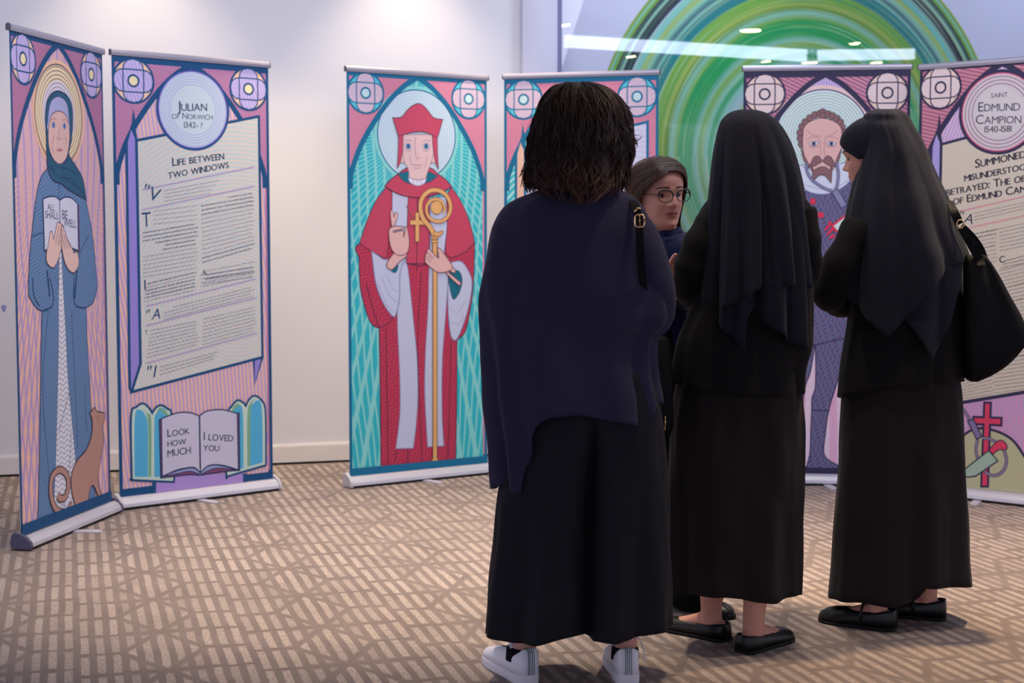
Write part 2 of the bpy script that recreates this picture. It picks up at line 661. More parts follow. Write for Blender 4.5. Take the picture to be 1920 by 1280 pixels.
# ================================================================== ROLL-UP BANNERS
BW, BZ0 = 0.80, 0.055
m_alu = flat((205, 203, 212), 0.38, 0.5, 'brushed_aluminium', 0.35)
m_rail = flat((176, 172, 186), 0.35, 0.5, 'rail_aluminium', 0.5)
m_cap = flat((84, 80, 104), 0.5, 0.4, 'grey_end_cap')
m_capL = flat((190, 188, 194), 0.45, 0.4, 'pale_end_cap')
m_black = flat((22, 22, 26), 0.6, 0.3, 'black_plastic')
m_back = flat((205, 205, 210), 0.7, 0.2, 'banner_back')


def crop(x0, y0, sc):
    return lambda p: (x0 + p[0] / sc, y0 + p[1] / sc) + tuple(p[2:])


A1, A2 = crop(0, 30, 2.415), crop(0, 520, 2.415)
B1, B2 = crop(190, 80, 2.782), crop(190, 520, 2.844)
C1, C2 = crop(630, 110, 3.2), crop(630, 510, 3.047)
E1, E2 = crop(1370, 100, 3.2), crop(1480, 480, 2.782)
F1, F2 = crop(1700, 90, 3.122), crop(1740, 400, 2.286)

_font_cache = {}


def glyphs(s, bold=0.0, shear=0.0):
    """built-in font outlines of a string, unit size"""
    k = (s, bold, shear)
    if k not in _font_cache:
        cu = bpy.data.curves.new('txt', 'FONT')
        cu.body = s
        cu.size = 1.0
        cu.offset = bold
        cu.shear = shear
        cu.resolution_u = 3
        o = bpy.data.objects.new('txt', cu)
        COL.objects.link(o)
        bpy.context.view_layer.update()
        me = bpy.data.meshes.new_from_object(o.evaluated_get(bpy.context.evaluated_depsgraph_get()))
        vs = [(v.co.x, v.co.y) for v in me.vertices]
        fs = [list(f.vertices) for f in me.polygons]
        bpy.data.objects.remove(o); bpy.data.curves.remove(cu); bpy.data.meshes.remove(me)
        w = (min(v[0] for v in vs), max(v[0] for v in vs))
        _font_cache[k] = (vs, fs, w)
    return _font_cache[k]


def caps_layout(s, small=0.78, bold=0.0, shear=0.0, gap=0.055, space=0.30):
    """small-capitals line: [(vs, fs, x, scale)], total width; capitals tall, the rest small capitals"""
    out, x = [], 0.0
    for ch in s:
        if ch == ' ':
            x += space
            continue
        big = ch.isupper() or not ch.isalpha()
        sc = 1.0 if big else small
        vs, fs, w = glyphs(ch.upper(), bold, shear)
        out.append((vs, fs, x - w[0] * sc, sc))
        x += (w[1] - w[0]) * sc + gap
    return out, x - gap


class Banner:
    def __init__(self, x, y, t, hr):
        self.o, self.t, self.hr = Vector((x, y, 0)), t, hr
        self.d = Vector((cos(t), sin(t), 0))
        self.n = Vector((-sin(t), cos(t), 0))
        self.mb = MB()
        self.layer = 0

    def loc(self, p, f=None):
        """photo (crop) point -> banner metres (x from left edge, z)"""
        if f: p = f(p)
        q = on_plane(p[0], p[1], self.o, self.n) - self.o
        return (q.dot(self.d), q.z) + tuple(p[2:])

    def P(self, pts, f=None):
        return [self.loc(p, f) for p in pts]

    def put(self, pts):
        y = -0.0012 - 0.00005 * self.layer
        lo, hi = 0.0, BW
        return [(min(max(p[0], lo), hi) - BW / 2, y, min(max(p[1], BZ0), self.hr - 0.012)) for p in pts]

    # all drawing works in banner metres
    def fill(self, pts, m, line=None, w=0.005, smooth=True, n=6):
        c = crom(pts, True, n) if smooth else [(p[0], p[1]) for p in pts]
        self.layer += 1
        self.mb.face(self.put(c), m)
        if line:
            self.stroke(pts, line, w, True, smooth, n)

    def stroke(self, pts, m, w=0.005, closed=False, smooth=True, n=6, taper=None):
        c = crom(pts, closed, n) if smooth else [(p[0], p[1]) for p in pts]
        c = [c[i] for i in range(len(c)) if i == 0 or hypot(c[i][0] - c[i - 1][0], c[i][1] - c[i - 1][1]) > 1e-5]
        if closed and len(c) > 2 and hypot(c[0][0] - c[-1][0], c[0][1] - c[-1][1]) < 1e-5:
            c.pop()
        self.layer += 1
        N = len(c)
        if N < 2: return
        L, R = [], []
        for i in range(N):
            a = c[i - 1] if (i > 0 or closed) else c[i]
            b = c[(i + 1) % N] if (i < N - 1 or closed) else c[i]
            p = c[i]
            d1 = (p[0] - a[0], p[1] - a[1]); d2 = (b[0] - p[0], b[1] - p[1])
            l1 = hypot(*d1) or 1e-9; l2 = hypot(*d2) or 1e-9
            n1 = (-d1[1] / l1, d1[0] / l1) if hypot(*d1) > 1e-8 else (-d2[1] / l2, d2[0] / l2)
            n2 = (-d2[1] / l2, d2[0] / l2) if hypot(*d2) > 1e-8 else n1
            mx, my = n1[0] + n2[0], n1[1] + n2[1]
            q = mx * mx + my * my
            k = 2.0 / max(q, 0.9)
            hw = w / 2
            if taper: hw *= taper[0] + (taper[1] - taper[0]) * i / (N - 1)
            L.append((p[0] + mx * k * hw, p[1] + my * k * hw))
            R.append((p[0] - mx * k * hw, p[1] - my * k * hw))
        L, R = self.put(L), self.put(R)
        b = len(self.mb.v)
        fs = []
        for i in range(N if closed else N - 1):
            j = (i + 1) % N
            fs.append((i, j, N + j, N + i))
        self.mb.add(L + R, fs, m)

    def circle(self, c, r, m, line=None, w=0.005, rz=None, k=48):
        pts = [(c[0] + r * cos(2 * pi * i / k), c[1] + (rz or r) * sin(2 * pi * i / k)) for i in range(k)]
        if m: self.fill(pts, m, smooth=False)
        if line: self.stroke(pts, line, w, True, False)

    def text(self, s, p0, p1, m, small=0.78, bold=0.0, shear=0.0, hk=1.0):
        """line of lettering from baseline point p0 to p1 (banner metres): fits the width"""
        bold0 = bold
        lay, W = caps_layout(s, small, 0.0, shear)
        dx, dz = p1[0] - p0[0], p1[1] - p0[1]
        L = hypot(dx, dz)
        sc = L / W
        ux, uz = dx / L, dz / L
        self.layer += 1
        hs = (0.0,) if bold0 <= 0.004 else (-bold0 * .6, 0.0, bold0 * .6)
        for vs, fs, x, k in [(q[0], q[1], q[2] + h_, q[3]) for h_ in hs for q in lay]:
            pts = []
            for vx, vy in vs:
                a = (x + vx * k) * sc
                b = vy * k * sc * hk
                pts.append((p0[0] + ux * a - uz * b * 0.4, p0[1] + uz * a + b))
            self.mb.add(self.put(pts), fs, m)

    def lines(self, tl, tr, bl, br, n, m, seed, bold=(), mb_=None, h=0.0042, short={}):
        """column of print too small to read: rows of word-long dashes"""
        rnd = random.Random(seed)
        self.layer += 1
        for i in range(n):
            t = (i + 0.5) / n
            a = (tl[0] + (bl[0] - tl[0]) * t, tl[1] + (bl[1] - tl[1]) * t)
            b = (tr[0] + (br[0] - tr[0]) * t, tr[1] + (br[1] - tr[1]) * t)
            L = hypot(b[0] - a[0], b[1] - a[1])
            ux, uz = (b[0] - a[0]) / L, (b[1] - a[1]) / L
            s0, s1 = short.get(i, (0.0, 1.0))
            s = L * s0
            end = L * s1 * rnd.uniform(0.93, 1.0)
            hh = h * (1.35 if i in bold else 1.0)
            mm = mb_ if (i in bold and mb_) else m
            while s < end:
                wl = rnd.uniform(0.008, 0.03)
                e = min(s + wl, end)
                # letters: small upright ticks along the word
                q = s
                while q < e:
                    lw = rnd.uniform(0.0022, 0.0036)
                    zz = hh * rnd.choice((0.75, 0.75, 1.0))
                    x0, z0 = a[0] + ux * q, a[1] + uz * q
                    x1, z1 = a[0] + ux * (q + lw), a[1] + uz * (q + lw)
                    self.mb.face(self.put([(x0, z0), (x1, z1), (x1, z1 + zz), (x0, z0 + zz)]), mm)
                    q += lw + 0.0012
                s = e + 0.004

    def finish(self, label, foot_s=0.5, cap_l=None):
        root = empty('roll_up_banner', self.o + self.d * (BW / 2), self.t)
        hr = self.hr
        # panel
        pm = MB()
        pm.box((-BW / 2, -0.0010, BZ0), (BW / 2, 0.0004, hr - 0.008), m_back)
        for i, f in enumerate(self.mb.f):
            pm.f.append([q + 8 for q in f])
        pm.v += self.mb.v
        pm.m += [pm.mat(self.mb.mats[k]) for k in self.mb.m]
        pm.build('printed_panel', root)
        # top rail: clip profile with end plugs
        mb = MB()
        prof = [(-0.009, -0.016), (-0.012, -0.004), (-0.010, 0.006), (-0.003, 0.011), (0.005, 0.010), (0.009, 0.003), (0.009, -0.016)]
        mb.grid([[(sx, y, hr + z) for y, z in prof] for sx in (-BW / 2 - 0.004, BW / 2 + 0.004)], m_rail, True, True, True)
        rail = mb.build('top_rail', root, fixn=True)
        for sx in (-1, 1):
            mb = MB()
            x0, x1 = sx * (BW / 2 + 0.004), sx * (BW / 2 + 0.008)
            mb.grid([[(xx, y * 1.05, hr + z * 1.05) for y, z in prof] for xx in (x0, x1)], flat((70, 68, 82), 0.5, 0.4, 'plug_plastic'), True, True, True)
            mb.build('end_plug', rail, fixn=True)
        # cassette: D-shaped aluminium base with end caps
        D = [(0.030, 0.012), (0.034, 0.030), (0.026, 0.060), (0.012, 0.068), (0.003, 0.062), (0.0025, 0.050), (-0.004, 0.050),
             (-0.018, 0.055), (-0.036, 0.046), (-0.050, 0.028), (-0.052, 0.014), (-0.046, 0.010)]
        mb = MB()
        XB = 0.406
        mb.grid([[(sx, y, z) for y, z in D] for sx in (-XB, XB)], m_alu, True, False, False)
        base = mb.build('base_cassette', root, fixn=True)
        DC = [(0.034, 0.006), (0.038, 0.030), (0.030, 0.064), (0.012, 0.073), (-0.010, 0.066), (-0.034, 0.054), (-0.052, 0.034), (-0.057, 0.016), (-0.052, 0.004)]
        for sx in (-1, 1):
            mb = MB()
            mc = cap_l or m_capL
            rows = []
            for xx, sc in ((XB - .001, 1.0), (XB + 0.010, 1.0), (XB + 0.014, 0.94)):
                rows.append([(sx * xx, -0.008 + (y + 0.008) * sc, 0.036 + (z - 0.036) * sc) for y, z in DC])
            mb.grid(rows, mc, True, True, True)
            mb.build('end_cap', base, fixn=True)
        mb = MB()
        mb.box((-XB + .004, -0.046, 0.003), (XB - .004, 0.028, 0.012), m_black)
        mb.build('base_underside', base)
        # swivel foot poking out in front
        mb = MB()
        fx = (foot_s - 0.5) * BW
        pts = [(-0.020, 0.02), (0.020, 0.02)]
        prof = [(-0.019, 0.0), (-0.020, -0.115), (-0.014, -0.132), (0.0, -0.138), (0.014, -0.132), (0.020, -0.115), (0.019, 0.0)]
        sk = 0.028
        mb.grid([[(fx + px * q + (-py) * sk / 0.13, py * q - 0.02, zz) for px, py in prof] for zz, q in ((0.0005, 1), (0.006, 1), (0.008, .95))], m_alu, True, True, True)
        mb.build('swivel_foot', root, fixn=True)
        # support pole behind
        mb = MB()
        mb.tube([(0, 0.014, 0.05), (0, 0.014, hr - 0.004)], 0.007, m_alu, 10)
        mb.build('support_pole', root, smooth=True)
        tag(root, label, 'banner', 'roll-up banners in a curved row')
        return root


def rays(cx, cz, n, duty=0.5, n2=0, k2=0.0, cxz2=None):
    """fan of rays from a point, crossed by a second looser fan"""
    def f(x, z):
        a = (z - cz).atan2(x - cx)
        m = (a * (n / (2 * pi))).frac().lt(duty)
        if n2:
            c2 = cxz2 or (cx, cz - 1.2)
            b = (z - c2[1]).atan2(x - c2[0])
            q = (b * (n2 / (2 * pi)) + (z * 9.0).sin() * 0.15).frac().lt(k2)
            m = m.mx(q)
        return m
    return f


def rings(cx, cz, pitch, duty=0.5):
    return lambda x, z: (((x - cx) * (x - cx) + (z - cz) * (z - cz)).sqrt() / pitch).frac().lt(duty)


def stripes(ax, az, pitch, duty=0.5, wav=0.0, wl=0.1, ph=0.0):
    """straight or wavy stripes across direction (ax, az)"""
    def f(x, z):
        t = x * (ax / pitch) + z * (az / pitch)
        if wav:
            s = x * (-az) + z * ax
            t = t + (s * (2 * pi / wl) + ph).sin() * wav
        return t.frac().lt(duty)
    return f


def dots_wave(pitch, wl):
    """wavy stripes with small dashes between them"""
    def f(x, z):
        t = (x * 0.75 - z * 0.66) * (1 / pitch) + ((x * 0.66 + z * 0.75) * (2 * pi / wl)).sin() * 0.6
        return (t.frac().lt(0.38))
    return f


def dashes(pitch, wl, dash):
    def f(x, z):
        s = x * 0.66 + z * 0.75
        t = (x * 0.75 - z * 0.66) * (1 / pitch) + (s * (2 * pi / wl)).sin() * 0.6
        return (t + 0.45).frac().lt(0.28) * (s * (1 / dash) + (t + 0.3).floor() * 0.37).frac().lt(0.5)
    return f


def mirr(pts, c=0.395):
    return [(2 * c - p[0],) + tuple(p[1:]) for p in pts[::-1]]


ARCH_L = [(0.016, 0.09, 'c'), (0.016, 1.46, 'c'), (0.020, 1.53), (0.058, 1.635), (0.095, 1.705), (0.137, 1.770), (0.195, 1.848), (0.253, 1.913), (0.325, 1.975), (0.395, 2.015, 'c')]
ARCH = ARCH_L + mirr(ARCH_L[:-1])


def arch_line(b, border, w=0.026):
    b.stroke(ARCH_L[1:] + mirr(ARCH_L[1:-1]), border, w, False, True, 8)


def frame(b, border, spandrel, inside, ring_c, cap_c, centre_c, wline=0.026):
    H = b.hr - 0.012
    b.fill([(0, BZ0), (BW, BZ0), (BW, H), (0, H)], border, smooth=False)
    b.fill([(0.014, 0.10), (0.786, 0.10), (0.786, 2.003), (0.014, 2.003)], spandrel, smooth=False)
    b.fill(ARCH, inside, None, n=8)
    arch_line(b, border, wline)
    b.fill([(0.0, BZ0), (0.016, BZ0), (0.016, 1.5), (0.0, 1.5)], border, smooth=False)
    b.fill([(0.784, BZ0), (0.8, BZ0), (0.8, 1.5), (0.784, 1.5)], border, smooth=False)
    for cx in (0.103, 0.691):
        cz = 1.924
        b.circle((cx, cz), 0.098, ring_c, border, 0.010)
        cap = [(-.05, .045), (-.046, .07), (-.030, .090), (0, .097), (.030, .090), (.046, .07), (.05, .045), (.05, -.045), (.046, -.07), (.030, -.090), (0, -.097), (-.030, -.090), (-.046, -.07), (-.05, -.045)]
        b.fill([(cx + a, cz + c) for a, c in cap], cap_c, None, smooth=False)
        b.fill([(cx + c, cz + a) for a, c in cap], cap_c, None, smooth=False)
        b.stroke([(cx + a, cz + c) for a, c in cap], border, 0.006, True, False)
        b.stroke([(cx + c, cz + a) for a, c in cap], border, 0.006, True, False)
        b.circle((cx, cz), 0.025, centre_c, border, 0.009, k=28)


def eye(b, c, w, h, iris, line, f, ri=None):
    c = b.loc(c, f)
    pts = [(c[0] - w / 2, c[1], 'c'), (c[0], c[1] + h / 2), (c[0] + w / 2, c[1], 'c'), (c[0], c[1] - h / 2)]
    b.fill(pts, flat((225, 225, 235)), line, 0.002)
    b.circle(c, ri or h * 0.42, iris, None, k=16)
    b.circle(c, (ri or h * 0.42) * 0.5, line, None, k=12)


DBL = flat((18, 76, 124), 0.6, 0.3)
NAVY = flat((48, 44, 76), 0.6, 0.3)
SKIN = flat((226, 186, 178))
SKIN2 = flat((232, 196, 186))
# the tall parchment with folded edges, the same on the three text banners
bj = Banner(-1.7737, 6.699, 0.7041, 2.0467)
PARCH = bj.P([(182, 510, 'c'), (820, 385, 'c')], B1) + bj.P([(858, 425, 'c'), (160, 610, 'c'), (208, 460, 'c')], B2)
FOLD = bj.P([(168, 395, 'c'), (130, 520, 'c')], B1) + bj.P([(150, 590, 'c'), (160, 608, 'c'), (207, 460, 'c')], B2) + bj.P([(181, 505, 'c')], B1)
FOLD2 = bj.P([(858, 425, 'c'), (812, 440, 'c'), (816, 572, 'c')], B2)
CIRC = bj.loc((478, 350), B1)


def parchment(b, pm, fold, line, fold_dark=True):
    b.fill(FOLD, fold, line, 0.013, smooth=False)
    b.fill(FOLD2, fold, line, 0.010, smooth=False)
    b.fill(PARCH, pm, line, 0.013, smooth=False)
    # pointed tip of the folded-over edge
    t = FOLD[0]
    b.fill([(t[0] - 0.014, t[1] - 0.05), (t[0] - 0.002, t[1] + 0.045), (t[0] + 0.010, t[1] - 0.02), (t[0] + 0.004, t[1] - 0.09)], line, smooth=False)


# ------------------------------------------------------------------ banner with the grey-hooded woman and the cat
b = Banner(-1.9335, 5.8222, 1.3919, 2.0379)
hc = b.loc((265, 448), A1)
hr_ = 0.205
frame(b, DBL, patt('spandrel_rose', stripes(0.55, 0.83, 0.014, 0.5), (206, 128, 146), (146, 112, 162)),
      patt('arch_peach', rays(hc[0], hc[1], 190, 0.32, 420, 0.25, (0.4, -2.5)), (240, 190, 172), (184, 158, 204)),
      flat((240, 200, 168)), patt('roundel_lilac', stripes(0.9, 0.3, 0.016, 0.6), (176, 162, 216), (202, 186, 226)), flat((240, 224, 178)))
b.circle(hc, hr_ + 0.018, flat((244, 196, 164)))
b.circle(hc, hr_, patt('halo_cream', rings(hc[0], hc[1], 0.0165, 0.72), (150, 124, 96), (244, 222, 186)), flat((92, 74, 92)), 0.006)
b.circle(hc, 0.14, patt('halo_lilac', rings(hc[0], hc[1], 0.0165, 0.72), (170, 150, 150), (226, 218, 232)))
arch_line(b, DBL)
robe = patt('robe_blue', dots_wave(0.030, 0.10), (30, 106, 152), (66, 92, 136))
rl = flat((22, 56, 98))
b.fill(b.P([(215, 690), (180, 740), (160, 830), (142, 980), (130, 1120), (126, 1250)], A1) +
       b.P([(140, 105), (165, 140), (188, 152, 'c'), (182, 400), (176, 800), (168, 1112, 'c'), (430, 1018, 'c'), (412, 620), (397, 380), (386, 138, 'c'), (420, 110), (437, 50)], A2) +
       b.P([(436, 1200), (420, 1020), (400, 900), (385, 830, 'c'), (300, 640)], A1), robe, rl, 0.005)
# warm thread between the waves
b.fill(b.P([(215, 690), (180, 740), (160, 830), (142, 980), (130, 1120), (126, 1250)], A1) +
       b.P([(140, 105), (165, 140), (188, 152, 'c'), (182, 400), (176, 800), (168, 1112, 'c'), (430, 1018, 'c'), (412, 620), (397, 380), (386, 138, 'c'), (420, 110), (437, 50)], A2) +
       b.P([(436, 1200), (420, 1020), (400, 900), (385, 830, 'c'), (300, 640)], A1),
       patt('robe_blue_thread', lambda x, z: dots_wave(0.017, 0.09)(x, z), (64, 128, 172), (140, 138, 174)), rl, 0.005)
b.fill(b.P([(266, 1060, 'c'), (262, 1250)], A1) + b.P([(262, 0), (262, 300), (255, 620), (248, 860), (238, 1090, 'c'), (352, 1047, 'c'), (337, 800), (320, 620), (305, 450), (295, 250), (281, 0)], A2) +
       b.P([(276, 1060, 'c')], A1), patt('shift_white', stripes(0.0, 1.0, 0.022, 0.3, 0.28, 0.055), (226, 226, 234), (176, 178, 196)), rl, 0.003)
for f, s in ((A2, [(310, 520), (290, 600), (262, 700)]), (A2, [(318, 700), (312, 850), (285, 1050)]), (A2, [(215, 150), (190, 500), (215, 850), (222, 950)]), (A2, [(320, 150), (335, 450), (350, 780)]),
             (A2, [(380, 480), (385, 620), (392, 700)]), (A1, [(140, 1000), (200, 990), (215, 1130)]), (A1, [(400, 990), (365, 1060), (330, 1180)]), (A1, [(265, 760), (263, 830)])):
    b.stroke(b.P(s, f), rl, 0.0035)
for f, s in ((A1, [(210, 1150), (222, 1270)]), (A1, [(345, 1150), (335, 1280)])):
    b.stroke(b.P(s, f), rl, 0.010)
for f, s in ((A2, [(222, 0), (238, 80), (232, 130), (190, 152)]), (A2, [(333, 0), (330, 90), (345, 130), (386, 138)]), (A2, [(145, 0), (150, 80), (175, 130)])):
    b.stroke(b.P(s, f), rl, 0.006)
hood = flat((38, 92, 122))
b.fill(b.P([(262, 340), (222, 362), (203, 430), (206, 540), (212, 680), (235, 742), (275, 760), (305, 785), (387, 832, 'c'), (372, 740), (340, 680), (308, 625), (320, 560), (325, 440), (308, 372)], A1), hood, flat((24, 46, 84)), 0.006)
for s in ([(212, 600), (250, 680), (300, 690), (350, 720)], [(310, 630), (280, 690), (300, 740), (380, 800)], [(215, 680), (270, 730), (320, 740), (385, 825)], [(225, 560), (218, 640), (240, 700)]):
    b.stroke(b.P(s, A1), flat((22, 60, 96)), 0.004)
b.fill(b.P([(262, 365), (226, 390), (213, 470), (218, 520), (305, 520), (309, 470), (298, 395)], A1), flat((176, 176, 216)), flat((70, 78, 130)), 0.003)
b.fill(b.P([(262, 430), (228, 452), (215, 520), (219, 600), (240, 650), (268, 670), (295, 645), (308, 590), (311, 520), (298, 455)], A1), SKIN, flat((90, 70, 90)), 0.004)
for e in ((238, 494), (287, 498)):
    eye(b, e, 0.040, 0.024, flat((40, 120, 205)), flat((30, 40, 70)), A1)
ln = flat((168, 120, 124))
for s in ([(222, 474), (238, 464), (252, 472)], [(275, 474), (290, 468), (304, 482)], [(264, 500), (262, 540), (254, 552), (264, 558), (274, 550)], [(240, 540), (232, 580)], [(290, 545), (298, 580)], [(228, 590), (240, 620)]):
    b.stroke(b.P(s, A1), ln, 0.0028)
b.fill(b.P([(250, 606, 'c'), (265, 600), (282, 606, 'c'), (265, 614)], A1), flat((182, 118, 126)))
pg = flat((214, 216, 232))
b.fill(b.P([(190, 828, 'c'), (215, 818), (245, 818), (265, 834, 'c'), (267, 1062, 'c'), (230, 1052), (197, 1062, 'c')], A1), pg, flat((40, 60, 104)), 0.006)
b.fill(b.P([(265, 834, 'c'), (290, 820), (320, 825), (346, 850, 'c'), (350, 1062, 'c'), (310, 1050), (267, 1062, 'c')], A1), pg, flat((40, 60, 104)), 0.006)
b.stroke(b.P([(350, 852), (354, 1068)], A1), flat((96, 52, 96)), 0.010)
tc = flat((36, 62, 104))
for s, p0, p1 in (('ALL', (210, 878), (243, 884)), ('SHALL', (199, 914), (260, 921)), ('BE', (276, 917), (301, 921)), ('WELL', (284, 951), (340, 959))):
    b.text(s, b.loc(p0, A1), b.loc(p1, A1), tc, 1.0)
hl = flat((96, 60, 84))
b.fill(b.P([(268, 938), (255, 935), (245, 975), (238, 1010), (232, 980), (222, 978), (216, 1020), (205, 1080), (210, 1120), (238, 1138), (262, 1092), (278, 1020), (284, 960)], A1), SKIN2, hl, 0.004)
b.fill(b.P([(274, 950), (285, 965), (300, 1010), (322, 1052), (330, 1072), (342, 1066), (350, 1090), (350, 1130), (328, 1162), (300, 1140), (282, 1090), (272, 1010)], A1), SKIN2, hl, 0.004)
for s in ([(262, 950), (246, 1030)], [(272, 955), (256, 1040)], [(280, 965), (266, 1040)], [(282, 985), (300, 1050)], [(276, 1000), (290, 1055)], [(290, 985), (312, 1050)]):
    b.stroke(b.P(s, A1), hl, 0.003)
cat_c = patt('cat_brown', stripes(0.4, 0.9, 0.009, 0.5), (182, 136, 124), (190, 146, 132))
cl = flat((70, 46, 58))
tail = b.P([(322, 1022), (295, 1062), (250, 1050), (226, 985), (230, 905), (265, 870), (298, 895), (304, 945), (290, 993), (268, 1000), (257, 985)], A2)
b.stroke(tail, cl, 0.034); b.stroke(tail, cat_c, 0.024)
b.fill(b.P([(425, 588, 'c'), (434, 606), (466, 612, 'c'), (468, 640), (458, 682), (464, 740), (454, 800), (442, 870), (440, 930), (450, 970), (460, 1000, 'c'), (443, 1003, 'c'), (428, 960), (414, 940), (400, 965), (395, 1005, 'c'), (410, 1012, 'c'), (415, 1026, 'c'), (340, 1045, 'c'), (322, 980), (318, 900), (342, 832), (385, 780), (408, 720), (413, 655), (402, 612, 'c')], A2), cat_c, cl, 0.005)
b.circle(b.loc((440, 638), A2), 0.007, flat((190, 160, 80)), cl, 0.002, k=12)
b.fill([(0, BZ0), (BW, BZ0), (BW, 0.100), (0, 0.100)], DBL, smooth=False)
b.finish('leftmost banner, turned sideways, a blue-robed hooded woman above a brown cat', 0.45, m_cap)

# ------------------------------------------------------------------ text banner with the open book between two windows
b = bj
frame(b, DBL, patt('spandrel_rose_2', stripes(0.5, 0.86, 0.014, 0.5), (206, 134, 156), (166, 122, 172)),
      patt('arch_peach_2', lambda x, z: rays(CIRC[0], CIRC[1], 130, 0.45)(x, z) if False else stripes(0.94, 0.12, 0.019, 0.42, 0.5, 0.9)(x, z), (240, 190, 172), (188, 166, 214)),
      flat((240, 200, 168)), patt('roundel_lilac_2', stripes(0.9, 0.3, 0.016, 0.6), (176, 162, 216), (202, 186, 226)), flat((240, 224, 178)))
pm = patt('parchment_wave', lambda x, z: ((((x - 0.62) * (x - 0.62) + (z - 0.95) * (z - 0.95)).sqrt() + (z * 5.0).sin() * 0.02) / 0.020).frac().lt(0.45), (222, 210, 198), (196, 210, 208))
parchment(b, pm, flat((154, 138, 212)), DBL)
b.circle(CIRC, 0.182, patt('title_disc', rings(CIRC[0], CIRC[1], 0.0125, 0.45), (206, 218, 226), (176, 188, 218)), DBL, 0.011)
b.circle(CIRC, 0.110, flat((204, 218, 224)))
b.circle(CIRC, 0.175, None, flat((112, 96, 190)), 0.006)
tk = flat((26, 70, 110))
for s, p0, p1, bo, sm in (('Julian', (396, 356), (550, 356), 0.012, .76), ('of Norwich', (367, 397), (580, 402), 0.0, .78), ('1342- ?', (430, 444), (526, 446), 0.006, .8)):
    b.text(s, b.loc(p0, B1), b.loc(p1, B1), tk, sm, bo)
b.text('Life between', b.loc((370, 644), B1), b.loc((640, 608), B1), tk, .78, 0.022)
b.text('two windows', b.loc((348, 710), B1), b.loc((664, 652), B1), tk, .80, 0.022)
li = flat((176, 158, 196))
for f, p0, p1 in ((B1, (212, 768), (795, 648)), (B1, (212, 872), (797, 748)), (B2, (235, 155), (820, 8)), (B2, (235, 258), (825, 108)), (B2, (238, 458), (828, 296))):
    b.stroke(b.P([p0, p1], f), li, 0.006, smooth=False)
for s, f, p0, p1, sh in (('"V', B1, (220, 808), (308, 838), .25), ('T', B1, (212, 962), (258, 958), 0), ('I', B1, (224, 1290), (231, 1289), 0), ('"A', B2, (240, 228), (313, 218), .25),
                         ('T', B2, (232, 306), (246, 303), 0), ('"I', B2, (245, 537), (297, 530), .25), ('A', B1, (525, 1213), (548, 1208), 0)):
    hk = {'"V': 1.0, 'T': 1.25, 'I': 1, '"A': 1.0, '"I': 1.0}.get(s, 1)
    b.text(s, b.loc(p0, f), b.loc(p1, f), tk, 1.0, -0.008 if s != 'I' else 0, sh, hk)
bt, bd = flat((138, 142, 162)), flat((70, 88, 120))
L = lambda *q: [b.loc((x_, y_), f_) for x_, y_, f_ in q]
b.lines(*L((325, 765, B1), (640, 705, B1), (325, 838, B1), (560, 800, B1)), 4, bt, 1)
b.lines(*L((270, 870, B1), (502, 838, B1), (270, 960, B1), (502, 935, B1)), 4, bt, 2, h=.0036)
b.lines(*L((215, 985, B1), (502, 935, B1), (215, 1235, B1), (504, 1185, B1)), 12, bt, 3, (0, 1, 2, 3, 4, 5), bd, short={3: (.22, 1), 4: (.4, 1), 5: (.35, 1)})
b.lines(*L((518, 820, B1), (797, 776, B1), (524, 1160, B1), (800, 1080, B1)), 15, bt, 4, (0, 1, 2, 3, 13, 14), bd, short={0: (.5, 1)})
b.lines(*L((550, 1180, B1), (803, 1130, B1), (528, 1270, B1), (803, 1235, B1)), 4, bt, 5, (1, 2), bd)
b.lines(*L((240, 28, B2), (505, -35, B2), (226, 140, B2), (510, 75, B2)), 6, bt, 6, (0, 2, 3, 4), bd)
b.lines(*L((525, -20, B2), (820, -60, B2), (535, 60, B2), (820, 0, B2)), 4, bt, 7)
b.lines(*L((330, 165, B2), (822, 40, B2), (330, 235, B2), (822, 105, B2)), 4, bt, 8, short={0: (.1, 1)})
b.lines(*L((262, 275, B2), (515, 225, B2), (235, 440, B2), (520, 365, B2)), 8, bt, 9)
b.lines(*L((540, 215, B2), (825, 150, B2), (535, 370, B2), (828, 290, B2)), 8, bt, 10)
b.lines(*L((310, 470, B2), (640, 385, B2), (310, 530, B2), (600, 440, B2)), 3, bt, 11)
# windows, book and pedestal
b.fill(b.P([(285, 1060, 'c'), (755, 1040, 'c'), (757, 1130, 'c'), (287, 1170, 'c')], B2), flat((176, 146, 210)), smooth=False)
for q in ((270, 1075, 290, 1170), (753, 1045, 776, 1110)):
    b.fill(b.P([(q[0], q[1]), (q[2], q[1]), (q[2], q[3]), (q[0], q[3])], B2), DBL, smooth=False)
pgn, gn, cy = flat((200, 220, 204)), flat((128, 178, 142)), flat((84, 178, 216))
b.fill(b.P([(160, 1075, 'c'), (156, 740), (185, 690), (218, 671), (248, 690), (269, 722, 'c'), (290, 692), (318, 681), (350, 700), (374, 745), (386, 1072, 'c'), (384, 1090, 'c'), (175, 1080)], B2), pgn, DBL, 0.010)
for pts, c in (([(175, 1062, 'c'), (176, 745), (205, 705), (235, 740), (246, 800), (246, 1062, 'c')], cy), ([(248, 1062, 'c'), (246, 760), (218, 702), (245, 725), (264, 765), (264, 1062, 'c')], gn),
               ([(280, 1062, 'c'), (280, 770), (292, 725), (310, 700), (345, 730), (350, 1062, 'c')], cy), ([(286, 740), (305, 694), (335, 705), (362, 745), (330, 725), (308, 705)], gn)):
    b.fill(b.P(pts, B2), c)
b.fill(b.P([(668, 1060, 'c'), (664, 1040), (672, 740), (690, 690), (722, 655), (752, 665), (768, 684, 'c'), (785, 650), (815, 630), (852, 655), (873, 720), (875, 1000, 'c')], B2), pgn, DBL, 0.010)
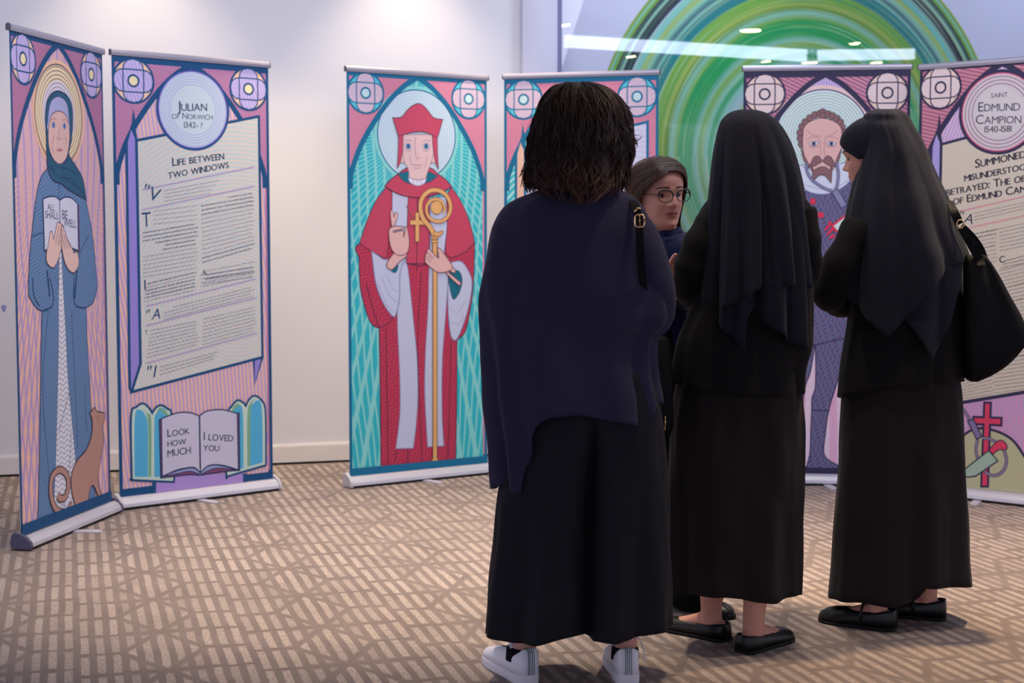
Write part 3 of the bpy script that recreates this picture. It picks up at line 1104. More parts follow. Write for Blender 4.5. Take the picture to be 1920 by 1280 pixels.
for pts, c in (([(694, 1020, 'c'), (694, 730), (725, 685), (752, 720), (755, 1018, 'c')], cy), ([(690, 735), (700, 690), (722, 672), (735, 680), (710, 700)], gn), ([(790, 1005, 'c'), (790, 725), (820, 660), (852, 690), (858, 985, 'c')], cy),
               ([(776, 1008, 'c'), (776, 730), (795, 665), (818, 650), (795, 700), (791, 1005, 'c')], gn)):
    b.fill(b.P(pts, B2), c)
mar, wh, ol = flat((126, 74, 104)), flat((204, 200, 218)), flat((32, 52, 98))
b.fill(b.P([(306, 758, 'c'), (314, 1068, 'c'), (470, 1050), (525, 1052), (640, 1035), (735, 1027, 'c'), (732, 722, 'c')], B2), mar, ol, 0.006)
b.fill(b.P([(318, 1060, 'c'), (400, 1030), (470, 1015), (505, 1022), (524, 1042, 'c'), (560, 1008), (620, 1000), (728, 1026, 'c'), (640, 1016), (590, 1020), (524, 1050, 'c'), (470, 1032), (400, 1045)], B2), flat((150, 160, 200)), ol, 0.004)
b.fill(b.P([(317, 752, 'c'), (400, 722), (470, 720), (519, 737, 'c'), (524, 1040, 'c'), (500, 1016), (470, 1012), (400, 1026), (322, 1060, 'c')], B2), wh, ol, 0.006)
b.fill(b.P([(521, 737, 'c'), (560, 712), (640, 704), (722, 724, 'c'), (728, 1025, 'c'), (640, 1000), (570, 1002), (526, 1040, 'c')], B2), wh, ol, 0.006)
for s, p0, p1 in (('Look', (350, 850), (468, 832)), ('how', (350, 902), (450, 888)), ('much', (350, 956), (474, 936)), ('I loved', (542, 866), (700, 874)), ('you', (541, 924), (626, 926))):
    b.text(s, b.loc(p0, B2), b.loc(p1, B2), tk, .78 if s != 'how' else .78, 0.008)
b.finish('second banner from the left, parchment of text above an open book', 0.47)

# ------------------------------------------------------------------ banner with the red-robed churchman
TEAL = flat((16, 110, 148), 0.6, 0.3)
b = Banner(-0.798, 7.2849, 0.5831, 2.038)
hc = b.loc((485, 458), C1)
teal_in = patt('arch_teal', rays(hc[0], hc[1], 110, 0.30, 520, 0.30, (0.4, -2.5)), (48, 184, 194), (136, 214, 208))
rose = flat((214, 134, 158))
lt_pink = flat((214, 190, 206)); cyan = flat((92, 200, 214)); pale = flat((196, 226, 226))
frame(b, TEAL, rose, teal_in, cyan, lt_pink, pale)
b.circle(hc, 0.242, flat((140, 214, 208)))
b.circle(hc, 0.222, patt('halo_white', rings(hc[0], hc[1], 0.0148, 0.72), (168, 206, 216), (204, 220, 232)), TEAL, 0.006)
arch_line(b, TEAL)
red = patt('cloth_red', stripes(0.5, 0.86, 0.008, 0.5, 0.4, 0.02), (202, 66, 92), (192, 72, 98))
red2 = patt('robe_red', dots_wave(0.024, 0.08), (200, 56, 84), (162, 52, 82))
red_hat = flat((198, 72, 100))
lw = flat((84, 44, 72)); tl = flat((12, 108, 128)); wht = flat((198, 202, 224)); wl = flat((126, 134, 176))
robe_pts = b.P([(145, 1105), (138, 1200)], C1) + b.P([(133, 0), (142, 110), (180, 250), (212, 305), (246, 318, 'c'), (250, 600), (256, 1125, 'c'), (681, 1092, 'c'), (687, 800), (690, 388, 'c'), (740, 330), (775, 150), (786, 0)], C2) + b.P([(830, 1105, 'c'), (500, 1000)], C1)
b.fill(robe_pts, red2, lw, 0.005)
# stoles
b.fill(b.P([(335, 795, 'c'), (432, 825, 'c'), (425, 1000), (420, 1200)], C1) + b.P([(412, 0), (438, 250), (462, 500), (466, 720), (455, 880), (440, 1005, 'c'), (340, 1008, 'c'), (364, 800), (362, 560), (350, 300), (345, 0)], C2) + b.P([(322, 1000)], C1), wht, wl, 0.004)
b.fill(b.P([(556, 835, 'c'), (660, 828, 'c'), (665, 1000), (645, 1200)], C1) + b.P([(640, 0), (628, 200), (606, 500), (604, 800), (615, 992, 'c'), (522, 998, 'c'), (506, 700), (510, 450), (525, 200), (530, 0)], C2) + b.P([(565, 1000)], C1), wht, wl, 0.004)
# cape
b.fill(b.P([(300, 770, 'c'), (240, 850), (190, 960), (155, 1060), (140, 1108, 'c'), (220, 1160), (300, 1200, 'c'), (330, 1000), (335, 800, 'c')], C1), red, lw, 0.004)
b.fill(b.P([(432, 825, 'c'), (487, 832), (556, 825, 'c'), (560, 1000), (556, 1228, 'c'), (420, 1228, 'c'), (425, 1000)], C1), red, lw, 0.004)
b.fill(b.P([(660, 828, 'c'), (690, 770, 'c'), (750, 860), (800, 980), (830, 1105, 'c'), (770, 1160), (690, 1195, 'c'), (655, 1150), (665, 1000)], C1), red, lw, 0.004)
for f, s in ((C1, [(487, 832), (485, 1000), (482, 1280)]), (C2, [(485, 0), (470, 250), (465, 480), (478, 800), (492, 1105)]), (C2, [(283, 320), (290, 700), (296, 1115)]), (C2, [(655, 400), (648, 700), (636, 1090)]),
             (C2, [(345, 1015), (330, 1110)]), (C2, [(412, 1010), (408, 1105)]), (C1, [(430, 1230), (500, 1240), (555, 1230)]), (C2, [(170, 60), (215, 230), (245, 318)]), (C2, [(330, 250), (300, 290), (246, 318)])):
    b.stroke(b.P(s, f), lw, 0.004)
# wide white sleeves
b.fill(b.P([(212, 1155, 'c'), (250, 1180), (300, 1205), (425, 1180, 'c')], C1) + b.P([(365, 0), (360, 150), (340, 240), (320, 250), (270, 180), (225, 60)], C2), wht, wl, 0.005)
b.fill(b.P([(690, 1222, 'c'), (745, 1215), (785, 1260)], C1) + b.P([(775, 60), (755, 200), (712, 335), (680, 388), (652, 352), (638, 200), (640, 20)], C2), wht, wl, 0.005)
for s in ([(235, 60), (290, 190), (330, 230)], [(260, 30), (300, 130), (345, 170)], [(290, 20), (320, 90), (352, 110)], [(648, 200), (690, 230), (742, 160)], [(645, 280), (690, 300), (728, 250)]):
    b.stroke(b.P(s, C2), wl, 0.002)
b.fill(b.P([(640, 10), (648, 90), (668, 155), (700, 120), (718, 60), (712, 15), (690, -10)], C2), tl, lw, 0.003)
b.fill(b.P([(345, 1240), (330, 1275), (358, 1282), (372, 1240)], C1), tl)
# halo side: collar, face, hat
b.fill(b.P([(372, 690, 'c'), (320, 730), (290, 766, 'c'), (380, 815), (487, 832), (600, 815), (692, 768, 'c'), (655, 725), (605, 690, 'c'), (560, 655), (430, 655)], C1), red, lw, 0.005)
b.fill(b.P([(368, 692, 'c'), (430, 676), (540, 676), (607, 704, 'c'), (560, 738), (487, 756), (410, 738)], C1), tl, lw, 0.003)
b.fill(b.P([(432, 700, 'c'), (440, 740), (485, 762), (530, 745), (542, 700, 'c')], C1), flat((222, 220, 232)), wl, 0.003)
for k in (460, 485, 510):
    b.stroke(b.P([(k, 712), (k, 755)], C1), wl, 0.002, smooth=False)
for s in (-1, 1):
    ex = 395 if s < 0 else 582
    b.circle(b.loc((ex, 590), C1), 0.020, SKIN, flat((150, 110, 120)), 0.003, 0.030, k=20)
FC = flat((224, 190, 190))
b.fill(b.P([(398, 455, 'c'), (582, 455, 'c'), (583, 560), (562, 640), (543, 690), (536, 718, 'c'), (485, 728), (436, 710, 'c'), (430, 660), (402, 600)], C1), FC, flat((150, 110, 126)), 0.003)
for e in ((431, 525), (538, 525)):
    eye(b, e, 0.044, 0.030, flat((60, 120, 170)), flat((40, 60, 100)), C1)
ln = flat((176, 132, 142))
for s in ([(408, 497), (430, 488), (455, 496)], [(515, 496), (540, 488), (562, 497)], [(412, 545), (432, 556), (452, 546)], [(518, 546), (540, 556), (560, 545)], [(476, 470), (470, 520), (478, 590), (488, 600), (500, 590)], [(458, 634), (490, 640), (515, 634)], [(465, 652), (488, 658), (508, 652)], [(440, 580), (450, 640)], [(545, 580), (532, 650)]):
    b.stroke(b.P(s, C1), ln, 0.0028)
b.fill(b.P([(337, 355, 'c'), (390, 350), (428, 306), (460, 280), (490, 270), (520, 282), (550, 315), (585, 355), (637, 365, 'c'), (605, 477, 'c'), (545, 445), (490, 438), (420, 450), (372, 467, 'c')], C1), red_hat, lw, 0.004)
b.fill(b.P([(372, 465, 'c'), (400, 458, 'c'), (394, 560), (380, 625), (364, 658, 'c'), (370, 560)], C1), red_hat, lw, 0.003)
b.fill(b.P([(574, 460, 'c'), (605, 475, 'c'), (606, 570), (612, 668, 'c'), (592, 610), (580, 540)], C1), red_hat, lw, 0.003)
# pectoral cross on its cord
gold, gl_ = flat((226, 172, 108)), flat((130, 84, 66))
b.stroke(b.P([(418, 880), (455, 955), (480, 985)], C1), gl_, 0.004); b.stroke(b.P([(535, 920), (512, 960), (488, 985)], C1), gl_, 0.004)
b.fill(b.P([(472, 922), (496, 922), (496, 968), (530, 968), (530, 997), (496, 997), (496, 1098), (472, 1098), (472, 997), (440, 997), (440, 968), (472, 968)], C1), gold, gl_, 0.003, smooth=False)
# crosier
st = b.P([(590, 1150), (588, 1090), (586, 1060), (560, 1010), (520, 960), (503, 900), (512, 840), (555, 795), (610, 790), (660, 822), (684, 885), (668, 945), (625, 975), (575, 968), (545, 935), (540, 890), (560, 855), (600, 842), (635, 862), (648, 900), (640, 925)], C1)
b.stroke(st, gl_, 0.032, taper=(1, .45)); b.stroke(st, gold, 0.024, taper=(1, .4))
b.circle(b.loc((600, 892), C1), 0.034, gold, gl_, 0.003, k=24)
b.fill(b.P([(582, 1060, 'c'), (585, 1035), (610, 1042), (632, 1030, 'c'), (640, 1040), (620, 1062), (602, 1066)], C1), gold, gl_, 0.003)
for q in ((1066, 1080), (1088, 1106)):
    b.fill(b.P([(570, q[0]), (607, q[0]), (607, q[1]), (570, q[1])], C1), gold, gl_, 0.003, smooth=False)
b.fill(b.P([(576, 1104, 'c'), (602, 1104, 'c')], C1) + b.P([(574, 0, 'c'), (574, 1062, 'c'), (579, 1066, 'c'), (579, 1082, 'c'), (570, 1096, 'c'), (553, 1096, 'c'), (545, 1082, 'c'), (545, 1066, 'c'), (550, 1060, 'c'), (550, 0, 'c')], C2), gold, gl_, 0.004, smooth=False)
# hands
HS, hl = flat((226, 180, 172)), flat((110, 62, 84))
b.fill(b.P([(300, 1235), (340, 1170), (375, 1150), (422, 1178), (380, 1215), (330, 1265)], C1), HS, hl, 0.004)
b.fill(b.P([(332, 1005), (322, 930), (330, 908), (340, 925), (344, 950), (352, 925), (366, 930), (362, 960), (345, 1003), (345, 1020)], C1), HS, hl, 0.003)
b.fill(b.P([(318, 1018), (395, 1006), (400, 1018), (345, 1032), (345, 1042), (398, 1032), (402, 1070), (414, 1015), (424, 1015), (436, 1100), (425, 1160), (390, 1180), (350, 1168), (322, 1120)], C1), HS, hl, 0.004)
b.fill(b.P([(620, 1200, 'c'), (690, 1245), (712, 1272), (702, 1284), (650, 1262)], C1) + b.P([(712, 62, 'c'), (700, 78, 'c'), (630, 10)], C2), HS, hl, 0.004)
b.fill(b.P([(552, 1140), (610, 1195), (605, 1140), (620, 1140), (655, 1185), (690, 1235), (690, 1262), (650, 1280), (600, 1278), (545, 1235), (530, 1212), (534, 1170), (540, 1165)], C1), HS, hl, 0.004)
for s in ([(536, 1180), (570, 1205)], [(534, 1195), (565, 1222)], [(540, 1162), (580, 1195)]):
    b.stroke(b.P(s, C1), hl, 0.003)
b.fill([(0, BZ0), (BW, BZ0), (BW, 0.092), (0, 0.092)], TEAL, smooth=False)
b.finish('middle banner on a teal ground, a red-hatted churchman with a golden crosier')

# ------------------------------------------------------------------ teal text banner behind the wavy-haired woman
b = Banner(-0.0400, 7.7253, -0.2785, 2.0442)
frame(b, TEAL, rose, patt('arch_teal_2', rays(CIRC[0], CIRC[1], 120, 0.45), (60, 190, 196), (176, 222, 216)), cyan, lt_pink, pale)
parchment(b, patt('parchment_lilac', stripes(0.2, 0.97, 0.026, 0.4, 0.3, 0.4), (214, 212, 232), (200, 204, 228)), flat((234, 190, 166)), TEAL)
b.circle(CIRC, 0.182, patt('title_disc_2', rings(CIRC[0], CIRC[1], 0.0125, 0.45), (206, 222, 230), (172, 196, 220)), TEAL, 0.011)
b.finish('teal bordered banner with pink corners, mostly hidden behind the wavy-haired woman', 0.5)

# ------------------------------------------------------------------ banner with the bearded man and the noose
b = Banner(1.1363, 7.4188, -0.1222, 2.0516)
hc = b.loc((550, 492), E1)
cream = flat((226, 206, 204)); cream2 = flat((232, 204, 188))
frame(b, NAVY, patt('spandrel_pink', stripes(0.45, 0.89, 0.017, 0.55), (206, 146, 160), (160, 96, 130)),
      patt('arch_pink', rays(0.40, 3.2, 230, 0.45), (228, 204, 222), (226, 174, 204)), cream2, cream, cream)
b.fill([(0.22, 1.872), (0.29, 1.935), (0.395, 2.005, 'c'), (0.50, 1.935), (0.57, 1.872), (0.395, 1.80)], patt('arch_blue_rays', rays(hc[0], hc[1], 120, 0.5), (150, 160, 218), (222, 180, 210)))
b.circle(hc, 0.243, flat((230, 200, 196)))
b.circle(hc, 0.222, patt('halo_mint', rings(hc[0], hc[1], 0.0135, 0.55), (226, 226, 236), (164, 204, 190)), flat((84, 74, 120)), 0.006)
arch_line(b, NAVY)
dk = flat((44, 38, 76))
cassock = patt('cassock', lambda x, z: dots_wave(0.026, 0.11)(x, z), (60, 56, 104), (98, 110, 152))
cassock2 = patt('cassock_thread', lambda x, z: dashes(0.026, 0.11, 0.035)(x, z), (64, 62, 110), (214, 152, 172))
up = b.P([(430, 835), (380, 860), (330, 900), (290, 1000), (250, 1200)], E1) + b.P([(-90, 100), (-110, 470, 'c'), (132, 470, 'c'), (290, 430, 'c'), (360, 200)], E2) + b.P([(850, 1000), (800, 850), (715, 745)], E1)
b.fill(up, cassock, dk, 0.004)
# wavy cords drawn over the dashes
leg1 = b.P([(132, 462, 'c'), (110, 600), (75, 720), (60, 1000), (40, 1132, 'c'), (-100, 1132, 'c'), (-110, 462, 'c')], E2)
leg2 = b.P([(134, 465, 'c'), (138, 560), (136, 680), (118, 740), (117, 800), (112, 900), (108, 1020), (92, 1090), (98, 1112), (118, 1132, 'c'), (262, 1132, 'c'), (262, 1098), (205, 1062), (179, 1022), (188, 920), (206, 800), (250, 655), (280, 560), (294, 425, 'c')], E2)
b.fill(leg1, cassock, dk, 0.004)
b.fill(leg2, cassock, dk, 0.004)


def thread(pts):
    b.fill(pts, cassock2, dk, 0.003)


m_ct, nt_, p_ = mat_base('cassock_print', 0.6, 0.3)
(x_, y_, z_), _v = obj_xyz(nt_)
c0 = mixc(nt_, dots_wave(0.022, 0.13)(x_ + 0.4, z_), lin((74, 70, 112)), lin((104, 114, 152)))
nt_.links.new(mixc(nt_, dashes(0.022, 0.13, 0.030)(x_ + 0.4, z_), c0, lin((158, 122, 150))), p_.inputs['Base Color'])
for q in (up, leg1, leg2):
    b.fill(q, m_ct, dk, 0.005)
b.stroke(b.P([(112, 802), (210, 806)], E2), dk, 0.005)
# ruff, hair, face
rf = flat((210, 216, 232))
b.fill(b.P([(405, 740), (400, 690), (430, 668), (460, 690), (640, 665), (690, 655), (716, 700), (714, 765), (640, 822), (550, 845), (455, 822)], E1), rf, flat((120, 130, 170)), 0.004)
b.stroke(b.P([(410, 770), (480, 800), (560, 815), (640, 800), (712, 755)], E1), flat((150, 160, 196)), 0.003)
hair_c, hln = flat((136, 98, 102)), flat((74, 46, 58))
for c in ((425, 545), (418, 510), (417, 475), (428, 440), (448, 412), (475, 388), (505, 370), (535, 362), (552, 352), (555, 375), (585, 366), (610, 376), (637, 392), (656, 414), (668, 444), (676, 475), (672, 505), (664, 540)):
    b.circle(b.loc(c, E1), 0.0165, hair_c, hln, 0.003, k=16)
b.fill(b.P([(434, 480), (440, 445), (475, 410), (545, 390), (620, 408), (660, 445), (668, 500), (666, 570), (640, 650), (600, 712), (545, 730), (488, 705), (450, 645), (432, 560)], E1), flat((222, 178, 172)), hln, 0.003)
b.fill(b.P([(420, 560, 'c'), (436, 600), (470, 668, 'c'), (452, 665), (432, 625)], E1), hair_c, hln, 0.002)
b.fill(b.P([(664, 570, 'c'), (650, 640), (622, 675, 'c'), (640, 620)], E1), hair_c, hln, 0.002)
for e in ((498, 542), (603, 542)):
    eye(b, e, 0.048, 0.024, flat((70, 80, 130)), flat((40, 36, 66)), E1, 0.010)
ln = flat((176, 128, 132))
for s in ([(455, 520), (490, 502), (530, 515), (540, 600), (528, 612)], [(650, 518), (610, 502), (566, 515), (562, 600), (572, 615)], [(455, 460), (490, 490), (540, 497)], [(645, 460), (610, 488), (565, 497)], [(470, 560), (500, 562), (528, 555)], [(575, 556), (603, 562), (632, 555)]):
    b.stroke(b.P(s, E1), ln, 0.0028)
b.fill(b.P([(546, 640, 'c'), (525, 617), (500, 622), (482, 655), (464, 682, 'c'), (505, 676), (546, 650, 'c')], E1), hair_c, hln, 0.003)
b.fill(b.P([(554, 640, 'c'), (575, 617), (600, 622), (620, 655), (638, 680, 'c'), (595, 676), (554, 650, 'c')], E1), hair_c, hln, 0.003)
b.fill(b.P([(482, 676), (490, 720), (488, 775, 'c'), (520, 740), (545, 728), (570, 738), (602, 778, 'c'), (606, 720), (608, 676), (590, 700), (575, 686), (548, 680), (520, 688), (500, 700)], E1), hair_c, hln, 0.003)
rope, rln = flat((138, 136, 172)), flat((66, 62, 104))
for s in ([(455, 660), (460, 715), (495, 765), (555, 805), (612, 828)], [(634, 655), (645, 720), (640, 780), (628, 825)]):
    b.stroke(b.P(s, E1), rln, 0.014); b.stroke(b.P(s, E1), rope, 0.008)
b.fill(b.P([(606, 832), (640, 812), (697, 908), (664, 930)], E1), rope, rln, 0.004, smooth=False)
rd = flat((222, 48, 82))
b.fill(b.P([(478, 872), (507, 872), (507, 905), (478, 905)], E1), rd, smooth=False)
b.fill(b.P([(500, 955), (557, 955), (557, 985), (500, 985)], E1), rd, smooth=False)
for s in ([(565, 1060), (590, 1030), (600, 1010)], [(575, 1090), (605, 1060), (620, 1045)], [(590, 1110), (620, 1090)], [(620, 1125), (645, 1100)]):
    b.stroke(b.P(s, E1), rd, 0.018, taper=(.5, 1))
b.fill(b.P([(608, 1035), (690, 970), (740, 1040), (655, 1088)], E1), flat((206, 228, 226)), rd, 0.010, smooth=False)
b.fill([(0, BZ0), (BW, BZ0), (BW, 0.085), (0, 0.085)], NAVY, smooth=False)
b.finish('purple-bordered banner behind the two veiled women, a curly-haired bearded man', 0.53)

# ------------------------------------------------------------------ text banner at the right edge
b = Banner(1.9259, 7.1365, -0.6813, 2.0276)
frame(b, NAVY, patt('spandrel_pink_2', stripes(0.25, 0.97, 0.017, 0.5), (204, 138, 154), (168, 96, 120)),
      patt('arch_pink_2', stripes(0.9, -0.35, 0.015, 0.45, 0.4, 0.5), (224, 184, 200), (176, 160, 214)), cream2, cream, cream)
bw_ = patt('parchment_sage', lambda x, z: ((((x - 0.62) * (x - 0.62) + (z - 0.95) * (z - 0.95)).sqrt() + (z * 5.0).sin() * 0.02) / 0.018).frac().lt(0.42), (208, 204, 182), (218, 194, 174))
b.fill(b.P([(140, 745), (420, 720), (420, 1215), (140, 1170)], F2), patt('ground_pink', stripes(0.97, 0.2, 0.018, 0.45, 0.4, 0.7), (188, 158, 196), (218, 150, 190)), smooth=False)
parchment(b, bw_, flat((170, 158, 214)), NAVY)
# this sheet runs on down to its own straight lower edge
lo = b.P([(120, 826, 'c'), (411, 797, 'c'), (440, 400, 'c'), (120, 400, 'c')], F2)
lo = [(0.165, b.loc((150, 826), F2)[1]), (0.785, b.loc((411, 795), F2)[1] + 0.09), (0.775, 1.2), (0.165, 1.2)]
b.fill(lo, bw_, None, smooth=False)
b.stroke([lo[0], lo[1]], NAVY, 0.016, smooth=False)
pc = b.loc((545, 375), F1)
b.circle(pc, 0.186, patt('title_disc_3', rings(pc[0], pc[1], 0.0165, 0.6), (170, 140, 160), (214, 204, 202)), NAVY, 0.014)
b.circle(pc, 0.176, None, flat((206, 96, 130)), 0.006)
b.circle(pc, 0.115, flat((212, 204, 204)))
tk = flat((44, 40, 70))
for s, p0, p1, bo in (('Saint', (495, 292), (592, 286), 0), ('Edmund', (420, 372), (665, 366), 0.0), ('Campion', (405, 445), (672, 440), 0.0), ('1540-1581', (457, 494), (615, 490), 0.012)):
    b.text(s.upper() if s == 'Saint' else s, b.loc(p0, F1), b.loc(p1, F1), tk, .80, bo)
for s, p0, p1 in (('Summoned', (404, 703), (700, 640)), ('misunderstoo', (340, 782), (700, 712)), ('betrayed: The ob', (234, 866), (700, 780)), ('of Edmund Cam', (274, 918), (700, 842))):
    b.text(s, b.loc(p0, F1), b.loc(p1, F1), tk, .80, 0.03)
li = flat((216, 150, 160))
for p0, p1 in (((285, 962), (720, 862)), ((330, 1060), (720, 975))):
    b.stroke(b.P([p0, p1], F1), li, 0.006, smooth=False)
b.text('"A', b.loc((310, 1010), F1), b.loc((387, 1032), F1), tk, 1.0, 0.0, 0.2)
b.text('C', b.loc((545, 1258), F1), b.loc((578, 1252), F1), tk, 1.0, 0.02)
bt, bd = flat((140, 134, 140)), flat((66, 58, 76))
b.lines(*L((398, 960, F1), (720, 890, F1), (395, 1020, F1), (720, 945, F1)), 3, bt, 21)
L2 = lambda *q: [b.loc((x_, y_), f_) for x_, y_, f_ in q]
b.lines(*L2((375, 1085, F1), (535, 1052, F1), (375, 1290, F1), (530, 1260, F1)), 9, bt, 22, (0, 1, 4), bd)
b.lines(*L2((545, 1050, F1), (720, 1010, F1), (545, 1200, F1), (720, 1165, F1)), 7, bt, 23)
b.lines(*L2((590, 1235, F1), (720, 1200, F1), (548, 1300, F1), (720, 1265, F1)), 3, bd, 24)
b.lines(*L2((150, 690, F2), (290, 640, F2), (152, 800, F2), (285, 782, F2)), 9, bt, 25)
b.lines(*L2((305, 240, F2), (420, 210, F2), (288, 778, F2), (420, 762, F2)), 34, bt, 26, (5, 9, 16, 24), bd)
# hill, cross, rope and knife
hill = flat((186, 184, 146))
b.fill(b.P([(60, 1200, 'c'), (95, 1040), (150, 955), (210, 922), (280, 928), (350, 960), (395, 1010), (440, 1100), (450, 1225, 'c')], F2), hill, NAVY, 0.012)
rd = flat((218, 62, 96))
V = b.P([(247, 815), (266, 815), (254, 1165), (234, 1165)], F2); Hh = b.P([(200, 876), (312, 880), (311, 903), (199, 897)], F2)
b.fill(V, rd, NAVY, 0.020, smooth=False); b.fill(Hh, rd, NAVY, 0.020, smooth=False)
b.fill(V, rd, smooth=False); b.fill(Hh, rd, smooth=False)
rg = b.P([(215, 965), (208, 1020), (232, 1090), (275, 1122), (318, 1108), (338, 1060), (318, 1000), (270, 968), (232, 962)], F2)
b.stroke(rg, flat((84, 76, 110)), 0.016); b.stroke(rg, flat((140, 128, 150)), 0.008)
rg = b.P([(130, 815), (160, 850), (182, 888)], F2)
b.stroke(rg, flat((84, 76, 110)), 0.016); b.stroke(rg, flat((140, 128, 150)), 0.008)
b.fill(b.P([(172, 890), (196, 880), (232, 955), (210, 968)], F2), flat((132, 116, 156)), NAVY, 0.006, smooth=False)
b.fill(b.P([(262, 1012, 'c'), (300, 975), (325, 975), (340, 995), (335, 1012), (305, 1012), (280, 1032, 'c')], F2), rd, NAVY, 0.005)
b.fill(b.P([(262, 1015, 'c'), (301, 1060, 'c'), (205, 1125, 'c'), (165, 1128), (140, 1110, 'c')], F2), flat((160, 184, 166)), NAVY, 0.006)
b.finish('rightmost banner, sage parchment of text above a red cross on a green hill', 0.42)
# ================================================================== PEOPLE
def skin_mat(name, c, c2):
    m, nt, p = mat_base(name, 0.5, 0.4)
    _, vec = obj_xyz(nt)
    n = noise_tex(nt, vec, 22.0, 3.0)
    at = nt.nodes.new('ShaderNodeAttribute'); at.attribute_name = 'lip'
    nt.links.new(mixc(nt, X(nt, at.outputs['Fac']), mixc(nt, n, lin(c), lin(c2)), lin((180, 104, 102))), p.inputs['Base Color'])
    p.inputs['Subsurface Weight'].default_value = 0.08
    p.inputs['Subsurface Radius'].default_value = (0.01, 0.004, 0.002)
    return m


def cloth_mat(name, c, rough=0.85, weave=900.0, strength=0.15, sheen=0.15, c2=None, nscale=6.0):
    m, nt, p = mat_base(name, rough, 0.12)
    _, vec = obj_xyz(nt)
    n = noise_tex(nt, vec, nscale, 3.0)
    nt.links.new(mixc(nt, n, lin(c), lin(c2 or c)), p.inputs['Base Color'])
    p.inputs['Sheen Weight'].default_value = sheen * 0.25
    p.inputs['Sheen Roughness'].default_value = 0.5
    f = noise_tex(nt, vec, weave, 2.0)
    w = noise_tex(nt, vec, 18.0, 3.0)
    bump(nt, p, f * 0.25 + w, strength, 0.008)
    return m


def hair_mat(name, c, c2, rough=0.42):
    m, nt, p = mat_base(name, rough, 0.5)
    (x, y, z), vec = obj_xyz(nt)
    n = noise_tex(nt, vec3(nt, x * 120.0, y * 120.0, z * 14.0), 1.0, 3.0)
    nt.links.new(mixc(nt, n.ss(0.3, 0.7), lin(c), lin(c2)), p.inputs['Base Color'])
    bump(nt, p, n, 0.5, 0.004)
    return m


M_SKIN = skin_mat('skin', (212, 158, 140), (202, 142, 124))
M_SKIN_N = skin_mat('skin_warm', (206, 150, 130), (194, 134, 114))
M_LIP = flat((178, 92, 92), 0.4, 0.5, 'lips')
M_NAVY = cloth_mat('navy_knit', (48, 46, 70), 0.9, 700.0, 0.4, 0.25, (41, 39, 60))
M_CULOT = cloth_mat('culotte_cloth', (29, 29, 35), 0.85, 900.0, 0.12, 0.10)
M_VEIL = cloth_mat('veil_cloth', (27, 28, 38), 0.8, 900.0, 0.08, 0.16)
M_JACKET = cloth_mat('black_suiting', (21, 19, 20), 0.85, 900.0, 0.14, 0.10)
M_SKIRT = cloth_mat('black_skirt_cloth', (32, 27, 27), 0.8, 900.0, 0.10, 0.12)
M_BLACKSHOE = flat((9, 8, 8), 0.42, 0.4, 'black_shoe_leather')
M_SOLE = flat((10, 10, 11), 0.7, 0.3, 'shoe_sole')


class Head:
    """local axes: x to the face's left-hand viewer side, y forward, z up from the chin"""
    TAB = [(-.014, .040, -.02, .020), (0, .074, -.035, .033), (.015, .087, -.045, .045), (.030, .087, -.055, .053), (.050, .090, -.066, .060), (.075, .089, -.080, .066),
           (.100, .087, -.092, .070), (.125, .091, -.100, .073), (.150, .092, -.102, .075), (.175, .084, -.098, .073), (.195, .066, -.085, .064), (.210, .040, -.062, .046), (.219, .014, -.030, .024), (.222, 0.0, -.012, .006)]
    NOSE = [(.064, 0.0, .008), (.070, .006, .010), (.0745, .017, .0095), (.080, .0235, .0085), (.088, .019, .0075), (.100, .012, .0065), (.111, .005, .006), (.122, 0.0, .006)]

    @classmethod
    def surf(cls, a, z):
        """a = angle, 0 straight ahead, positive to +x"""
        yf, yb, w = interp(cls.TAB, z)
        yc = -0.008
        s, c = sin(a), cos(a)
        e = 2 / 2.25
        x = w * math.copysign(abs(s) ** e, s)
        y = yc + ((yf - yc) * abs(c) ** e if c > 0 else -(yc - yb) * abs(c) ** 0.95)
        if c > 0:
            g = lambda x0, z0, sx, sz: math.exp(-((x - x0) / sx) ** 2 - ((z - z0) / sz) ** 2)
            d = 0
            if .058 < z < .122:
                h, sx = interp(cls.NOSE, z)
                d += h * math.exp(-(x / sx) ** 2)
            for k in (-1, 1):
                d += .008 * g(k * .0125, .0755, .006, .006)
                d -= .012 * g(k * .030, .108, .017, .011)
                d += .004 * g(k * .028, .125, .020, .006)
                d += .004 * g(k * .042, .078, .018, .016)
                d -= .003 * g(k * .030, .045, .012, .015)
            d += .0055 * g(0, .0535, .017, .0040) + .006 * g(0, .0425, .0145, .0045)
            d -= .006 * g(0, .0478, .019, .0016)
            d -= .003 * g(0, .033, .014, .005)
            d += .004 * g(0, .014, .014, .010)
            y += d * min(1, c * 3)
        return Vector((x, y, z))

    def __init__(self, origin, yaw, pitch=0.0, roll=0.0, scale=1.0):
        """origin = world point of the head's centre; yaw 0 looks along +y"""
        self.M = Matrix.Translation(origin) @ Matrix.Rotation(yaw, 4, 'Z') @ Matrix.Rotation(roll, 4, 'Y') @ Matrix.Rotation(-pitch, 4, 'X') @ Matrix.Scale(scale, 4) @ Matrix.Translation((0, 0, -.11))
        self.I = self.M.inverted()

    def w(self, x, y, z):
        return self.M @ Vector((x, y, z))

    def add(self, mb, m, ears=True):
        rows = []
        zs = [-.014 + (.236) * i / 110 for i in range(111)]
        for z in zs:
            rows.append([self.M @ self.surf(2 * pi * j / 120, z) for j in range(120)])
        mb.grid(rows, m, True, True, True)
        if ears:
            for k in (-1, 1):
                mb.tube([self.w(k * .066, -.012, .075), self.w(k * .076, -.016, .085), self.w(k * .081, -.024, .105), self.w(k * .080, -.022, .122), self.w(k * .070, -.010, .126), self.w(k * .066, -.004, .110)],
                        [.006, .008, .009, .009, .007, .005], m, 8)


